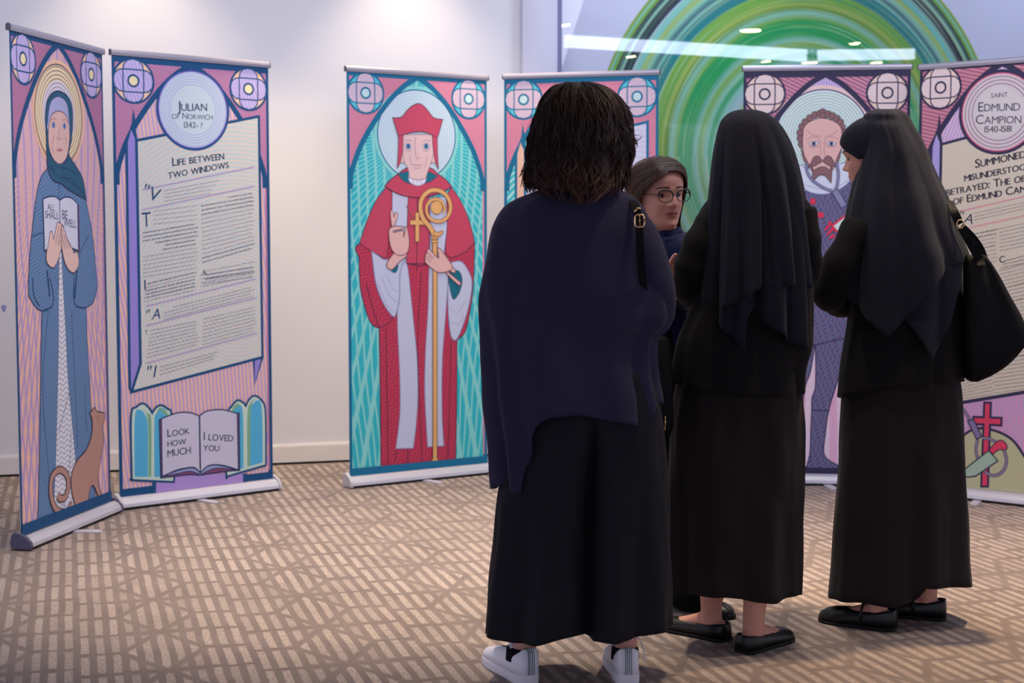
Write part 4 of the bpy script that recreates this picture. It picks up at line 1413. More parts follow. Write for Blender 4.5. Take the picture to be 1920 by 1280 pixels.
def hand(mb, m, wrist, d, palm_n, side=1, curl=0.35, scale=1.0, spread=0.16, thumb_open=0.7):
    """wrist point, direction of the fingers d, palm facing palm_n; side=+1: thumb on the d x palm_n side"""
    d = d.normalized()
    n = (palm_n - d * palm_n.dot(d)).normalized()
    t = d.cross(n).normalized() * side
    S = scale

    def L(a, b, c):
        return wrist + (d * a + t * b + n * c) * S
    # palm
    rows = []
    for a, hw, th in ((-.03, .024, .020), (0, .027, .018), (.03, .036, .016), (.06, .041, .014), (.085, .040, .012), (.095, .034, .008)):
        rows.append([L(a, hw * cos(2 * pi * j / 16), th * sin(2 * pi * j / 16)) for j in range(16)])
    mb.grid(rows, m, True, True, True)
    for i, (b, ln) in enumerate(((.030, .070), (.010, .079), (-.010, .073), (-.029, .057))):
        ang = (b / .03) * spread
        p = [(.078, b, 0.0)]
        k = 0
        a, c, bb = .078, 0.0, b
        seg = (.46, .30, .24)
        cu = curl * (1 + .12 * i)
        for s in seg:
            k += cu * (0.8 if s == .46 else 1.1)
            a += ln * s * cos(k) * cos(ang); c += ln * s * sin(k); bb += ln * s * cos(k) * sin(ang)
            p.append((a, bb, c))
        pts = [L(*q) for q in p]
        mb.tube(pts, [.0095 * S, .0090 * S, .0082 * S, .0066 * S], m, 10)
        mb.ball(pts[-1], .0066 * S, m, 8, 6)
    pts = [L(.012, .022, .004), L(.035, .022 + .024 * thumb_open, .012), L(.058, .030 + .036 * thumb_open, .018), L(.080, .034 + .040 * thumb_open, .022)]
    mb.tube(pts, [.013 * S, .0115 * S, .0098 * S, .0075 * S], m, 10)
    mb.ball(pts[-1], .0075 * S, m, 8, 6)


def fuse(mb, name, voxel, smooth=2, smooth_shade=True):
    """weld overlapping closed shapes into one continuous skin"""
    me = mb.mesh('tmp')
    bm = bmesh.new(); bm.from_mesh(me)
    bmesh.ops.recalc_face_normals(bm, faces=bm.faces[:])
    bm.to_mesh(me); bm.free()
    o = bpy.data.objects.new('tmp', me)
    COL.objects.link(o)
    r = o.modifiers.new('r', 'REMESH'); r.mode = 'VOXEL'; r.voxel_size = voxel
    if smooth:
        s = o.modifiers.new('s', 'SMOOTH'); s.factor = 0.5; s.iterations = smooth
    bpy.context.view_layer.update()
    out = bpy.data.meshes.new_from_object(o.evaluated_get(bpy.context.evaluated_depsgraph_get()))
    out.name = name
    bpy.data.objects.remove(o); bpy.data.meshes.remove(me)
    out.polygons.foreach_set('use_smooth', [True] * len(out.polygons))
    out.materials.clear()
    for m in mb.mats:
        out.materials.append(m)
    res = bpy.data.objects.new(name, out)
    COL.objects.link(res)
    return res


def paint_lips(o, hd):
    me = o.data
    at = me.attributes.new('lip', 'FLOAT', 'POINT')
    vals = []
    for v in me.vertices:
        q = hd.I @ v.co
        r = 9
        if q.y > .065 and abs(q.x) < .04:
            r = math.hypot(q.x / .0245, (q.z - .0485 - .0015 * (1 - (q.x / .008) ** 2 if abs(q.x) < .008 else 0)) / .0110)
        vals.append(max(0.0, min(1.0, (1.04 - r) / .14)))
    at.data.foreach_set('value', vals)


def ell(c, ax, ay, yaw, n=24):
    cs, sn = cos(yaw), sin(yaw)
    return [Vector((c[0] + ax * cos(2 * pi * j / n) * cs - ay * sin(2 * pi * j / n) * sn, c[1] + ax * cos(2 * pi * j / n) * sn + ay * sin(2 * pi * j / n) * cs, c[2])) for j in range(n)]


def body(mb, m, x, y, H, yaw, head, lean=(0, 0), ankles=None, feet_dir=None, width=1.0):
    """trunk, neck, legs and feet of a standing person; lean shifts the shoulders"""
    k = H / 1.62
    fw = Vector((-sin(yaw), cos(yaw), 0)); rt = Vector((cos(yaw), sin(yaw), 0))
    tab = [(.74, .145, .092, 0), (.82, .150, .100, 0), (.92, .138, .092, .1), (1.02, .128, .088, .3), (1.12, .135, .095, .55), (1.22, .150, .100, .8), (1.28, .160, .088, .95), (1.325, .135, .066, 1), (1.36, .075, .056, 1), (1.40, .056, .055, 1)]
    rows = []
    for z, ax, ay, l in tab:
        c = (x + lean[0] * l, y + lean[1] * l, z * k)
        rows.append(ell(c, ax * k * width, ay * k * width, yaw))
    mb.grid(rows, m, True, True, True)
    base = Vector((x + lean[0], y + lean[1], 1.37 * k))
    hb = head.w(0, -.022, .055)
    mb.tube([base, base.lerp(hb, .5), hb], [.054, .050, .052], m, 16)
    for i, s in enumerate((-1, 1)):
        hip = Vector((x, y, .80 * k)) + rt * (s * .072 * k)
        an = ankles[i]
        fd = feet_dir[i].normalized()
        knee = hip.lerp(an, .52) + fd * .02
        calf = knee.lerp(an, .35) - fd * .018
        mb.tube([hip, hip.lerp(knee, .4), knee, calf, knee.lerp(an, .75), an, an - Vector((0, 0, .055))], [.068, .066, .050, .050, .038, .033, .033], m, 14)
        heel = Vector((an.x, an.y, .030)) - fd * .050
        ft = [(0, .030, .022, .024), (.03, .040, .026, .032), (.06, .050, .027, .040), (.10, .040, .028, .030), (.15, .030, .032, .021), (.19, .024, .032, .015), (.215, .021, .024, .011)]
        rt2 = Vector((fd.y, -fd.x, 0))
        fr_ = []
        for a_, zc, hw, hh_ in ft:
            c_ = Vector((heel.x, heel.y, zc)) + fd * a_
            fr_.append([c_ + rt2 * (hw * cos(2 * pi * j / 14)) + Vector((0, 0, hh_ * sin(2 * pi * j / 14))) for j in range(14)])
        mb.grid(fr_, m, True, True, True)


def arm(mb, m, sh, el, wr, k=0.88):
    mb.tube([sh, sh.lerp(el, .5), el, el.lerp(wr, .4), wr], [.050 * k, .044 * k, .037 * k, .036 * k, .026 * k], m, 14)


def px_row(rows, py):
    return interp(rows, py)


def garment(mb, m, rows, yc, hem=None, top=None, phi=(0, 360), n=96, nv=40, folds=(), wr=0.0, seed=0, ex=1.0, thick=0.0025, shape=None, vpow=1.0, cap=False):
    """cloth hung on rows (py, left px, right px, depth towards viewer, depth away) about the plane y = yc.
    phi 0 = right, 90 = towards the viewer, 180 = left, 270 = away. hem/top: [(px, py), ...] as seen from behind"""
    full = abs(phi[1] - phi[0]) >= 360
    cols = n if full else n + 1
    grid = [[None] * cols for _ in range(nv + 1)]
    pt0, pt1 = rows[0][0], rows[-1][0]

    def edge(tab, px, d):
        if tab is None: return d
        if px <= tab[0][0]: return tab[0][1]
        for a, b_ in zip(tab, tab[1:]):
            if a[0] <= px <= b_[0]:
                t = (px - a[0]) / max(1e-6, b_[0] - a[0])
                return a[1] + (b_[1] - a[1]) * t
        return tab[-1][1]
    for j in range(cols):
        ph = radians(phi[0] + (phi[1] - phi[0]) * j / n)
        c, s = cos(ph), sin(ph)
        cx = math.copysign(abs(c) ** ex, c)
        sx = math.copysign(abs(s) ** ex, s)
        h = pt1
        for _ in range(3):
            L, R, db, df = px_row(rows, h)
            px = (L + R) / 2 + (R - L) / 2 * cx
            h = edge(hem, px, pt1)
        L, R, db, df = px_row(rows, pt0)
        t0 = edge(top, (L + R) / 2 + (R - L) / 2 * cx, pt0)
        for i in range(nv + 1):
            v = (i / nv) ** vpow
            py = t0 + (h - t0) * v
            L, R, db, df = px_row(rows, py)
            px = (L + R) / 2 + (R - L) / 2 * cx
            dep = (db if s > 0 else df) * abs(sx)
            if shape: dep = shape(dep, cx, s, v, py)
            y = yc - dep if s > 0 else yc + dep
            q = at_y(px, py, min(y, yc))
            q = Vector((q.x, y, q.z))
            dv = 0
            for f in folds:                       # (phi, width, amp, v start, drift)
                pc = f[0] + (f[4] * v if len(f) > 4 else 0)
                dd = (math.degrees(ph) - pc + 180) % 360 - 180
                g = max(0.0, min(1.0, (v - f[3]) / max(1e-3, 1 - f[3])))
                dv += f[2] * math.exp(-(dd / f[1]) ** 2) * g
            if wr:
                p3 = Vector((c * 2.2 + seed, s * 2.2, q.z * 3.0))
                dv += wr * noise.noise(p3) + wr * .5 * noise.noise(p3 * 2.3)
            q += Vector((c, -s, 0)) * dv
            grid[i][j] = q
    mb.grid(grid, m, full)
    if cap:
        mb.face(grid[0], m)
    return grid


def finish_cloth(mb, name, parent, thick=0.003):
    o = mb.build(name, parent, smooth=True)
    if thick:
        md = o.modifiers.new('thickness', 'SOLIDIFY')
        md.thickness = thick
        md.offset = 0
    return o


def W(px, py, y):
    return at_y(px, py, y)


def reparent(o, root):
    o.parent = root


def strand_sheet(mb, m, guides, n_across=6, nr=10, rad=.0016, jitter=.002, seed=1, taper=True, per=14):
    """hair drawn between neighbouring guide curves (lists of points of equal length)"""
    rnd = random.Random(seed)
    for a, b in zip(guides, guides[1:]):
        for k in range(per):
            t = rnd.random()
            ja = Vector([rnd.gauss(0, jitter) for _ in range(3)])
            pts = []
            n = len(a)
            for i in range(n):
                p = Vector(a[i]).lerp(Vector(b[i]), t) + ja * (0.4 + i / n)
                pts.append(p)
            sm = smooth3(pts, 4)
            r = [rad * (1 - .75 * i / (len(sm) - 1)) if taper else rad for i in range(len(sm))]
            mb.tube(sm, r, m, 4, False)


def smooth3(P, n=5):
    P = [Vector(p) for p in P]
    out = []
    for i in range(len(P) - 1):
        p0 = P[max(i - 1, 0)]; p1 = P[i]; p2 = P[i + 1]; p3 = P[min(i + 2, len(P) - 1)]
        for k in range(n):
            t = k / n
            out.append(0.5 * ((2 * p1) + (p2 - p0) * t + (2 * p0 - 5 * p1 + 4 * p2 - p3) * t * t + (3 * p1 - p0 - 3 * p2 + p3) * t ** 3))
    out.append(P[-1])
    return out


def loft_surface(mb, m, guides, n=5, sub=3):
    """smooth skin through guide curves"""
    G = [smooth3(g, n) for g in guides]
    cols = list(zip(*G))
    rows = [smooth3(c, sub) for c in cols]
    mb.grid(rows, m, False)


def shoe(mb, m, ms, heel, fd, ln=.245, w=.040, op=True, h=.050, sole=.009, low=True):
    """low slip-on: sole, rounded toe, open throat"""
    fd = fd.normalized(); rt = Vector((fd.y, -fd.x, 0))
    prof = [(-.010, .022), (.006, .034), (.045, .036), (.10, .037), (.15, .042), (.19, .043), (.22, .037), (.240, .022), (.248, .009)]
    rows_b = []
    k = w / .040

    def ring(z, gro, inset=0.0):
        pts = []
        for a, b in prof:
            pts.append(heel + fd * (a * ln / .245 * 1.0) + rt * ((b + gro) * k) + Vector((0, 0, z)))
        for a, b in prof[::-1]:
            pts.append(heel + fd * (a * ln / .245) - rt * ((b + gro) * k) + Vector((0, 0, z)))
        return pts
    mb.grid([ring(.001, .002), ring(sole, .003)], ms, True, True, True)
    # upper: quarter heights along the foot, throat left open
    N = len(prof)

    def up(t, s):
        rows = []
        return rows
    hh = [h * 1.08, h * 1.06, h * .92, h * .86, h * .90, h * .86, h * .74, h * .55, h * .36]
    throat = [.70, .80, .86, .80, .25, .05, .0, .0, .0]
    rings = []
    for f in (0, .35, .65, .88, 1.0):
        pts = []
        for sgn in (1, -1):
            seq = list(zip(prof, hh, throat)) if sgn > 0 else list(zip(prof, hh, throat))[::-1]
            for (a, b), z, th in seq:
                # side wall leans inward towards the throat edge
                inn = (f ** 2.2) * (1 - th) * b
                ea = a + (0.004 if a < 0.02 else 0) * f
                pts.append(heel + fd * (ea * ln / .245) + rt * (sgn * (b - inn) * k) + Vector((0, 0, sole + (z - sole) * sin(f * pi / 2))))
        rings.append(pts)
    mb.grid(rings, m, True)


# ------------------------------------------------------------------ 1. the wavy-haired woman in navy, nearest the viewer
Y1 = 4.13
x1 = W(1085, 600, Y1).x
root = empty('person', (x1, Y1, 0))
hd = Head(W(1092, 262, Y1), -0.10, 0.05)
mb = MB()
body(mb, M_SKIN, x1, Y1, 1.62, -0.05, hd, (0.01, 0.0),
     [Vector((W(983, 1225, Y1).x, Y1 - .005, .11)), Vector((W(1173, 1225, Y1).x, Y1 + .005, .11))], [Vector((-.42, 1, 0)), Vector((.05, 1, 0))], 1.05)
hd.add(mb, M_SKIN)
shL, shR = W(975, 430, Y1 + .02), W(1182, 440, Y1 + .02)
elL, elR = W(925, 585, Y1 + .05), W(1226, 574, Y1 + .03)
wrL, wrR = W(955, 640, Y1 + .27), W(1190, 600, Y1 + .27)
for s_, e_, w_ in ((shL, elL, wrL), (shR, elR, wrR)):
    arm(mb, M_SKIN, s_, e_, w_)
hand(mb, M_SKIN, wrL, Vector((.8, .5, .1)), Vector((0, .3, 1)), 1, .5)
hand(mb, M_SKIN, wrR, Vector((-.8, .5, .1)), Vector((0, .3, 1)), -1, .5)
o = fuse(mb, 'body', .006, 2); o.parent = root; o.matrix_parent_inverse = Matrix.Translation(-root.location)
PINV1 = Matrix.Translation(-root.location)


def kid(o, root):
    o.parent = root
    o.matrix_parent_inverse = Matrix.Translation(-Vector(root.location))
    return o


# navy knit top, long and cape-like at the left
mb = MB()
rows = [(352, 1030, 1150, .060, .06), (366, 985, 1185, .085, .08), (385, 948, 1206, .105, .09), (410, 930, 1219, .118, .10), (433, 921, 1229, .125, .11), (489, 909, 1246, .130, .13), (528, 901, 1255, .132, .15), (560, 897, 1262, .135, .16),
        (590, 899, 1263, .135, .16), (616, 902, 1252, .135, .16), (635, 904, 1232, .135, .16), (672, 906, 1229, .138, .17), (713, 909, 1233, .145, .17), (749, 911, 1240, .15, .17), (800, 918, 1244, .155, .18), (860, 926, 1247, .158, .18), (916, 934, 1250, .16, .18), (930, 936, 1252, .16, .18)]
hem = [(905, 912), (934, 916), (952, 900), (968, 922), (980, 925), (984, 880), (998, 850), (996, 846), (1000, 822), (1006, 800), (1029, 783), (1086, 778), (1148, 790), (1200, 799), (1217, 801), (1224, 760), (1234, 746), (1246, 765), (1252, 772), (1260, 760)]
garment(mb, M_NAVY, rows, Y1, hem, None, (0, 360), 144, 60, [(172, 7, .016, .3), (157, 6, -.022, .25, -4), (143, 6, .020, .25, -4), (128, 8, -.014, .3), (108, 10, .010, .35), (60, 10, .012, .25), (44, 6, -.016, .3, -4), (30, 6, .014, .3), (14, 6, -.016, .35), (80, 10, -.008, .4)], .010, 3.0, 0.92)
# right sleeve, slightly sheer, bent at the elbow
mb.tube(smooth3([W(1184, 424, Y1 + .01), W(1197, 448, Y1 - .02), W(1212, 495, Y1 - .03), W(1225, 545, Y1 - .02), W(1229, 585, Y1 + .03), W(1216, 602, Y1 + .12), W(1196, 602, Y1 + .22)], 5),
        [.050 + .010 * sin(i * .14) for i in range(31)], M_NAVY, 18)
o = finish_cloth(mb, 'knit_top', None, .003); kid(o, root)
# neckline of the top under the hair
# culottes: two wide legs, pleated apart along the middle
mb = MB()
rows = [(700, 985, 1225, .125, .12), (760, 972, 1238, .135, .13), (800, 962, 1243, .14, .135), (870, 946, 1250, .145, .14), (930, 934, 1254, .148, .145), (1010, 926, 1256, .15, .15), (1084, 918, 1258, .152, .152), (1150, 913, 1259, .155, .155), (1187, 910, 1260, .157, .157), (1215, 909, 1260, .158, .158)]
hem = [(905, 1183), (911, 1187), (931, 1196), (962, 1207), (1004, 1209), (1050, 1198), (1098, 1187), (1104, 1189), (1109, 1201), (1153, 1206), (1200, 1197), (1240, 1184), (1259, 1172), (1262, 1170)]


def split(dep, cx, s, v, py):
    g = max(0, min(1, (v - .12) / .35))
    return dep * (1 - .80 * g * math.exp(-((cx - 0.085) / (.045 + .05 * g)) ** 2))


garment(mb, M_CULOT, rows, Y1 + .005, hem, None, (0, 360), 160, 44, [(150, 9, .018, .2), (127, 7, -.018, .2), (110, 6, .018, .3), (72, 7, .016, .2), (52, 7, -.018, .2), (32, 9, .016, .3), (165, 6, -.010, .4)], .009, 8.0, 0.85, shape=split)
o = finish_cloth(mb, 'culottes', None, .003); kid(o, root)

# hair: a full wavy bob
M_HAIR1 = hair_mat('dark_brown_hair', (20, 11, 10), (48, 28, 22), 0.48)
_nt = M_HAIR1.node_tree; _p = _nt.nodes['Principled BSDF']; _p.inputs['Specular IOR Level'].default_value = 0.22
(_x, _y, _z), _v = obj_xyz(_nt)
_src = _p.inputs['Base Color'].links[0].from_socket
_nt.links.new(mixc(_nt, _z.ss(1.48, 1.34) * 0.45, _src, lin((88, 56, 46))), _p.inputs['Base Color'])   # the ends are a lighter brown
mb = MB()
rows_h = [(154, 1066, 1100, .030, .03), (160, 1047, 1124, .060, .05), (170, 1034, 1142, .080, .07), (190, 1020, 1163, .102, .09), (215, 1011, 1176, .118, .10), (240, 1003, 1179, .125, .10), (265, 998, 1181, .128, .10), (290, 997, 1178, .125, .09), (310, 993, 1172, .128, .085), (335, 992, 1168, .134, .08), (352, 1000, 1162, .140, .075), (368, 1016, 1148, .145, .07), (384, 1040, 1130, .148, .05)]
hemh = [(985, 340), (1000, 345), (1030, 352), (1060, 356), (1099, 366), (1128, 358), (1155, 346), (1175, 340)]
g = garment(mb, M_HAIR1, rows_h, Y1, hemh, None, (0, 360), 90, 34, [(100, 6, -.010, .1), (60, 8, .008, .1), (130, 7, .010, .1), (155, 6, -.008, .2), (30, 6, -.008, .2), (80, 6, .008, .3), (115, 5, .006, .3)], .008, 5.0)
mb.face([g[0][j] for j in range(0, 90, 3)], M_HAIR1)
rnd = random.Random(4)
hc_ = W(1090, 262, Y1)


def hair_pt(ph, v, out=0.0):
    """point on the hair mass: ph degrees, v 0 crown .. 1 tips"""
    c, s = cos(radians(ph)), sin(radians(ph))
    py = 154 + (384 - 154) * v * (1 - .10 * abs(c) ** 2)
    L, R, db, df = px_row(rows_h, py)
    px = (L + R) / 2 + (R - L) / 2 * c
    dep = (db if s > 0 else df) * abs(s)
    y = Y1 - dep if s > 0 else Y1 + dep
    q = at_y(px, py, min(y, Y1))
    return Vector((q.x, y, q.z)) + Vector((c, -s, 0.0)) * out


def flow(ph, v):
    """shared waves of the hair: sideways degrees and outward metres"""
    a = noise.noise(Vector((ph * .045, v * 3.2, 1.7))) * 16 + noise.noise(Vector((ph * .13, v * 6.5, 5.2))) * 9
    b_ = noise.noise(Vector((ph * .06, v * 4.2, 9.1))) * .012 + noise.noise(Vector((ph * .16, v * 7.5, 3.3))) * .008
    k_ = min(1.0, .15 + v * 1.3)
    return a * k_, b_ * k_


for k in range(1000):
    ph = rnd.uniform(-40, 220)
    v0 = rnd.uniform(-.02, .66)
    v1 = min(1.0, max(0, v0) + rnd.uniform(.25, .5))
    v0 = max(0, v0)
    n = 16
    tip = max(0, .010 + .022 * noise.noise(Vector((ph * .07, v1 * 4, 8.8))) + rnd.uniform(-.004, .006)) * (1.2 if v1 > .78 else .35)
    tw = (26 * noise.noise(Vector((ph * .06, v1 * 3, 2.2))) + rnd.uniform(-5, 5)) * (1 if v1 > .7 else .4)
    off = rnd.uniform(-.003, .006)
    ws = rnd.uniform(0, 6.28); wa = rnd.uniform(1, 5)
    pts = []
    for i in range(n):
        t = i / (n - 1)
        v = v0 + (v1 - v0) * t
        fa, fb = flow(ph, v)
        e_ = max(0, t - .55) / .45
        pts.append(hair_pt(ph + fa + wa * sin(ws + 9 * t * (v1 - v0) * 2.2) * (.3 + t) + tw * e_ * e_, v, fb + off + .004 + tip * e_ * e_))
    r0 = rnd.uniform(.0016, .0042)
    mb.tube(pts, [((r0 * (.4 + .9 * sin(pi * min(1, .12 + .78 * i / (n - 1)))) * (1 - .75 * max(0, i / (n - 1) - .7) / .3) + .0002), r0 * .45 * (1 - .8 * max(0, i / (n - 1) - .7) / .3)) for i in range(n)], M_HAIR1, 6, False)
for k in range(1500):                     # single hairs
    ph = rnd.uniform(-40, 220)
    v0 = rnd.uniform(0, .8); v1 = min(1.06, v0 + rnd.uniform(.12, .35))
    o_ = rnd.uniform(.002, .010); ws = rnd.uniform(0, 6.28); tip = rnd.uniform(0, .018); am = rnd.uniform(1, 5)
    pts = []
    for i in range(10):
        t = i / 9
        v = min(1, v0 + (v1 - v0) * t)
        fa, fb = flow(ph, v)
        pts.append(hair_pt(ph + fa + am * sin(ws + 4 * t), v, fb + o_ + tip * max(0, t - .5) ** 2 * 3))
    mb.tube(pts, [.0009] * 9 + [.0003], M_HAIR1, 3, False)
# ends that flick out past the outline
for pts, r in (([(1172, 232), (1181, 250), (1190, 263), (1199, 261), (1204, 254)], .0036), ([(1168, 225), (1178, 246), (1187, 259), (1198, 258)], .003), ([(1172, 275), (1184, 287), (1181, 304), (1174, 316)], .004), ([(1165, 320), (1172, 338), (1168, 352), (1160, 358)], .004),
               ([(1160, 335), (1170, 346), (1172, 356), (1168, 364)], .003), ([(1000, 290), (990, 302), (984, 318), (981, 334)], .004), ([(1002, 318), (990, 330), (983, 342), (981, 352)], .0045), ([(1008, 330), (995, 343), (987, 350), (984, 357)], .004),
               ([(1010, 225), (1001, 238), (998, 252), (996, 266)], .004), ([(1005, 255), (995, 265), (992, 277), (990, 284)], .0035), ([(1040, 350), (1048, 362), (1056, 370), (1066, 372)], .004), ([(1090, 360), (1098, 374), (1100, 384)], .004), ([(1120, 358), (1128, 368), (1132, 374)], .004),
               ([(1176, 240), (1186, 252), (1196, 254), (1203, 248)], .0014), ([(1178, 285), (1188, 296), (1185, 308)], .0016), ([(1012, 345), (1003, 352), (998, 358)], .004), ([(1150, 345), (1156, 356), (1152, 363)], .004), ([(1165, 300), (1178, 312), (1180, 322), (1176, 330)], .003)):
    sm = smooth3([W(a, b_, Y1 - .01 - rnd.random() * .03) for a, b_ in pts], 5)
    mb.tube(sm, [r * (1 - .85 * i / (len(sm) - 1)) for i in range(len(sm))], M_HAIR1, 6, False)
o = mb.build('hair', None, smooth=True); kid(o, root)

# white sneakers with a striped heel tab
M_WHITE = flat((226, 226, 234), 0.55, 0.3, 'white_leather')
M_WSOLE = flat((214, 212, 218), 0.7, 0.2, 'white_rubber')
M_GREEN = flat((22, 92, 74), 0.7, 0.2, 'green_tape')
M_NTAPE = flat((26, 28, 56), 0.7, 0.2, 'navy_tape')
M_SOCK = flat((24, 24, 34), 0.9, 0.1, 'dark_lining')


def sneaker(heel, fd, name='sneaker'):
    fd = fd.normalized(); rt = Vector((fd.y, -fd.x, 0))
    prof = [(-.006, .020), (.006, .031), (.04, .036), (.09, .037), (.14, .043), (.19, .046), (.23, .041), (.255, .026), (.266, .010)]
    mb = MB()

    def ring(f, z, k=1.0):
        r = []
        for a, b_ in prof: r.append(heel + fd * f(a) + rt * b_ * k + Vector((0, 0, z if not callable(z) else z(a))))
        for a, b_ in prof[::-1]: r.append(heel + fd * f(a) - rt * b_ * k + Vector((0, 0, z if not callable(z) else z(a))))
        return r
    idf = lambda a: a
    mb.grid([ring(idf, .0, 1.02), ring(idf, .006, 1.06), ring(idf, .024, 1.04), ring(idf, .027, 1.0)], M_WSOLE, True, True, True)
    zt = [(-.006, .098), (.006, .092), (.04, .074), (.09, .082), (.14, .078), (.19, .060), (.23, .050), (.255, .044), (.266, .038)]
    zf = lambda a: interp(zt, a)[0]
    kk = [(-.006, .95), (.04, .80), (.09, .62), (.14, .30), (.19, .12), (.266, .05)]
    rows = []
    for f in (0, .3, .6, .85, 1.0):
        r = []
        for sg in (1, -1):
            for a, b_ in (prof if sg > 0 else prof[::-1]):
                kx = interp(kk, a)[0]
                w_ = b_ * (1 - (1 - kx) * f ** 2.4)
                r.append(heel + fd * (a + (.012 * f if a < 0 else 0)) + rt * sg * w_ + Vector((0, 0, .026 + (zf(a) - .026) * sin(f * pi / 2))))
        rows.append(r)
    mb.grid(rows, M_WHITE, True)
    # padded collar lining and tongue
    mb.tube([heel + fd * .07 + Vector((0, 0, .06)), heel + fd * .105 + Vector((0, 0, .115))], [(.028, .008), (.026, .006)], M_WHITE, 10)
    sh = mb.build(name, None, smooth=True, fixn=True)
    md = sh.modifiers.new('thickness', 'SOLIDIFY'); md.thickness = .0035; md.offset = -1
    t = MB()
    stripes_ = [(-.0085, -.0062, M_GREEN), (-.0062, -.0040, M_WHITE), (-.0040, -.0012, M_NTAPE), (-.0012, .0012, M_WHITE), (.0012, .0040, M_NTAPE), (.0040, .0062, M_WHITE), (.0062, .0085, M_GREEN)]
    for a, b_, m in stripes_:
        prev = None
        pl = [(.0045, .099), (-.004, .101), (-.011, .090), (-.0135, .070), (-.0150, .050), (-.0150, .030)]
        for (f0, z0), (f1, z1) in zip(pl, pl[1:]):
            t.face([heel + fd * f0 + rt * a + Vector((0, 0, z0)), heel + fd * f0 + rt * b_ + Vector((0, 0, z0)), heel + fd * f1 + rt * b_ + Vector((0, 0, z1)), heel + fd * f1 + rt * a + Vector((0, 0, z1))], m)
    tab_ = t.build('heel_tab', sh)
    md = tab_.modifiers.new('thickness', 'SOLIDIFY'); md.thickness = .002
    l = MB()
    l.tube(smooth3([heel + fd * .10 + rt * .015 + Vector((0, 0, .10)), heel + fd * .085 + rt * .042 + Vector((0, 0, .105)), heel + fd * .07 + rt * .054 + Vector((0, 0, .075)), heel + fd * .06 + rt * .058 + Vector((0, 0, .045))], 4), .0018, M_WHITE, 6)
    l.build('lace', sh, smooth=True)
    tab_['label'] = 'green, white and navy striped heel tab'
    return sh


M_SKY = None
hl1 = Vector((W(992, 1200, Y1).x, Y1 - .075, .0)); hr1 = Vector((W(1174, 1200, Y1).x, Y1 - .070, 0))
for h_, f_ in ((hl1, Vector((-.46, 1, 0))), (hr1, Vector((-.06, 1, 0)))):
    s_ = sneaker(h_, f_); kid(s_, root)
    sk = MB(); c0 = h_ + f_.normalized() * .062
    sk.tube([c0 + Vector((0, 0, .055)), c0 + Vector((0, 0, .086))], [.040, .0375], M_SOCK, 16)
    kid(sk.build('sock', None, smooth=True), root)
tag(root, 'woman with wavy dark brown hair in long navy knit top, seen from behind', 'person')

# her shoulder bag: strap with gilt buckle, the bag itself hangs at her right front
M_GOLD = flat((226, 186, 140), 0.25, 0.6, 'gilt_metal', 0.9)
M_LEATHER = flat((14, 14, 18), 0.68, 0.12, 'black_leather')


def ribbon(mb, pts, w, th, m, up=Vector((0, -1, 0)), n=4):
    sm = smooth3(pts, n)
    rows = []
    for i, p in enumerate(sm):
        t = (sm[min(i + 1, len(sm) - 1)] - sm[max(i - 1, 0)]).normalized()
        s = t.cross(up).normalized()
        q = s.cross(t).normalized()
        rows.append([p + s * w / 2 + q * th / 2, p - s * w / 2 + q * th / 2, p - s * w / 2 - q * th / 2, p + s * w / 2 - q * th / 2])
    mb.grid(rows, m, True, True, True)


ys = Y1 - .115
bagr = empty('shoulder_bag', (W(1205, 640, Y1 + .2).x, Y1 + .2, W(1205, 640, Y1 + .2).z))
mb = MB()
ribbon(mb, [W(1186, 372, Y1 - .02), W(1189, 380, ys + .03), W(1194, 396, ys), W(1198, 412, ys - .008), W(1199, 436, ys - .014), W(1200, 470, ys - .010), W(1204, 515, ys + .006), W(1209, 560, ys + .035), W(1214, 600, ys + .07)], .021, .004, M_LEATHER)
o = mb.build('strap', None, smooth=False); kid(o, bagr)
mb = MB()
bc = W(1199, 414, ys - .014)
rr_ = []
for k in range(24):
    a = 2 * pi * k / 24
    e = .55
    rr_.append(bc + Vector((.0125 * math.copysign(abs(cos(a)) ** e, cos(a)), -.003 - .003 * cos(a), .0165 * math.copysign(abs(sin(a)) ** e, sin(a)))))
mb.tube(rr_ + [rr_[0]], .0024, M_GOLD, 8)
mb.tube([bc + Vector((0, -.004, .015)), bc + Vector((.001, -.005, -.014))], .0016, M_GOLD, 6)
o = mb.build('buckle', None, smooth=True); kid(o, bagr); o['label'] = 'gilt oval buckle'
mb = MB()
for a_, b_, c_ in ((1193, 394, -.012), (1190, 396, -.01)):
    mb.ball(W(a_, b_, ys + c_ + .005), (.0028, .002, .0036), M_GOLD, 8, 6)
mb.tube([W(1193, 390, ys - .004), W(1202, 391, ys - .004)], .0026, M_GOLD, 8)
o = mb.build('strap_keeper', None, smooth=True); kid(o, bagr)
mb = MB()
cb = W(1205, 700, Y1 + .15)
rws = []
for z, hx, hy in ((.10, .075, .020), (.09, .085, .030), (0, .095, .042), (-.16, .10, .045), (-.19, .09, .035)):
    rws.append([Vector((cb.x + hx * math.copysign(abs(cos(2 * pi * j / 24)) ** .6, cos(2 * pi * j / 24)), cb.y + .09 + hy * math.copysign(abs(sin(2 * pi * j / 24)) ** .6, sin(2 * pi * j / 24)), cb.z + z)) for j in range(24)])
mb.grid(rws, M_LEATHER, True, True, True)
o = mb.build('bag_body', None, smooth=True, fixn=True); kid(o, bagr)
mb = MB()
mb.tube([W(1247.5, 780, Y1 + .185), W(1247, 806, Y1 + .185)], .0022, M_GOLD, 8)
o = mb.build('zip_pull', None, smooth=True); kid(o, bagr); o['label'] = 'gilt zip pull'
tag(bagr, 'black shoulder bag with gilt buckle hanging from the navy-clad woman', 'bag')

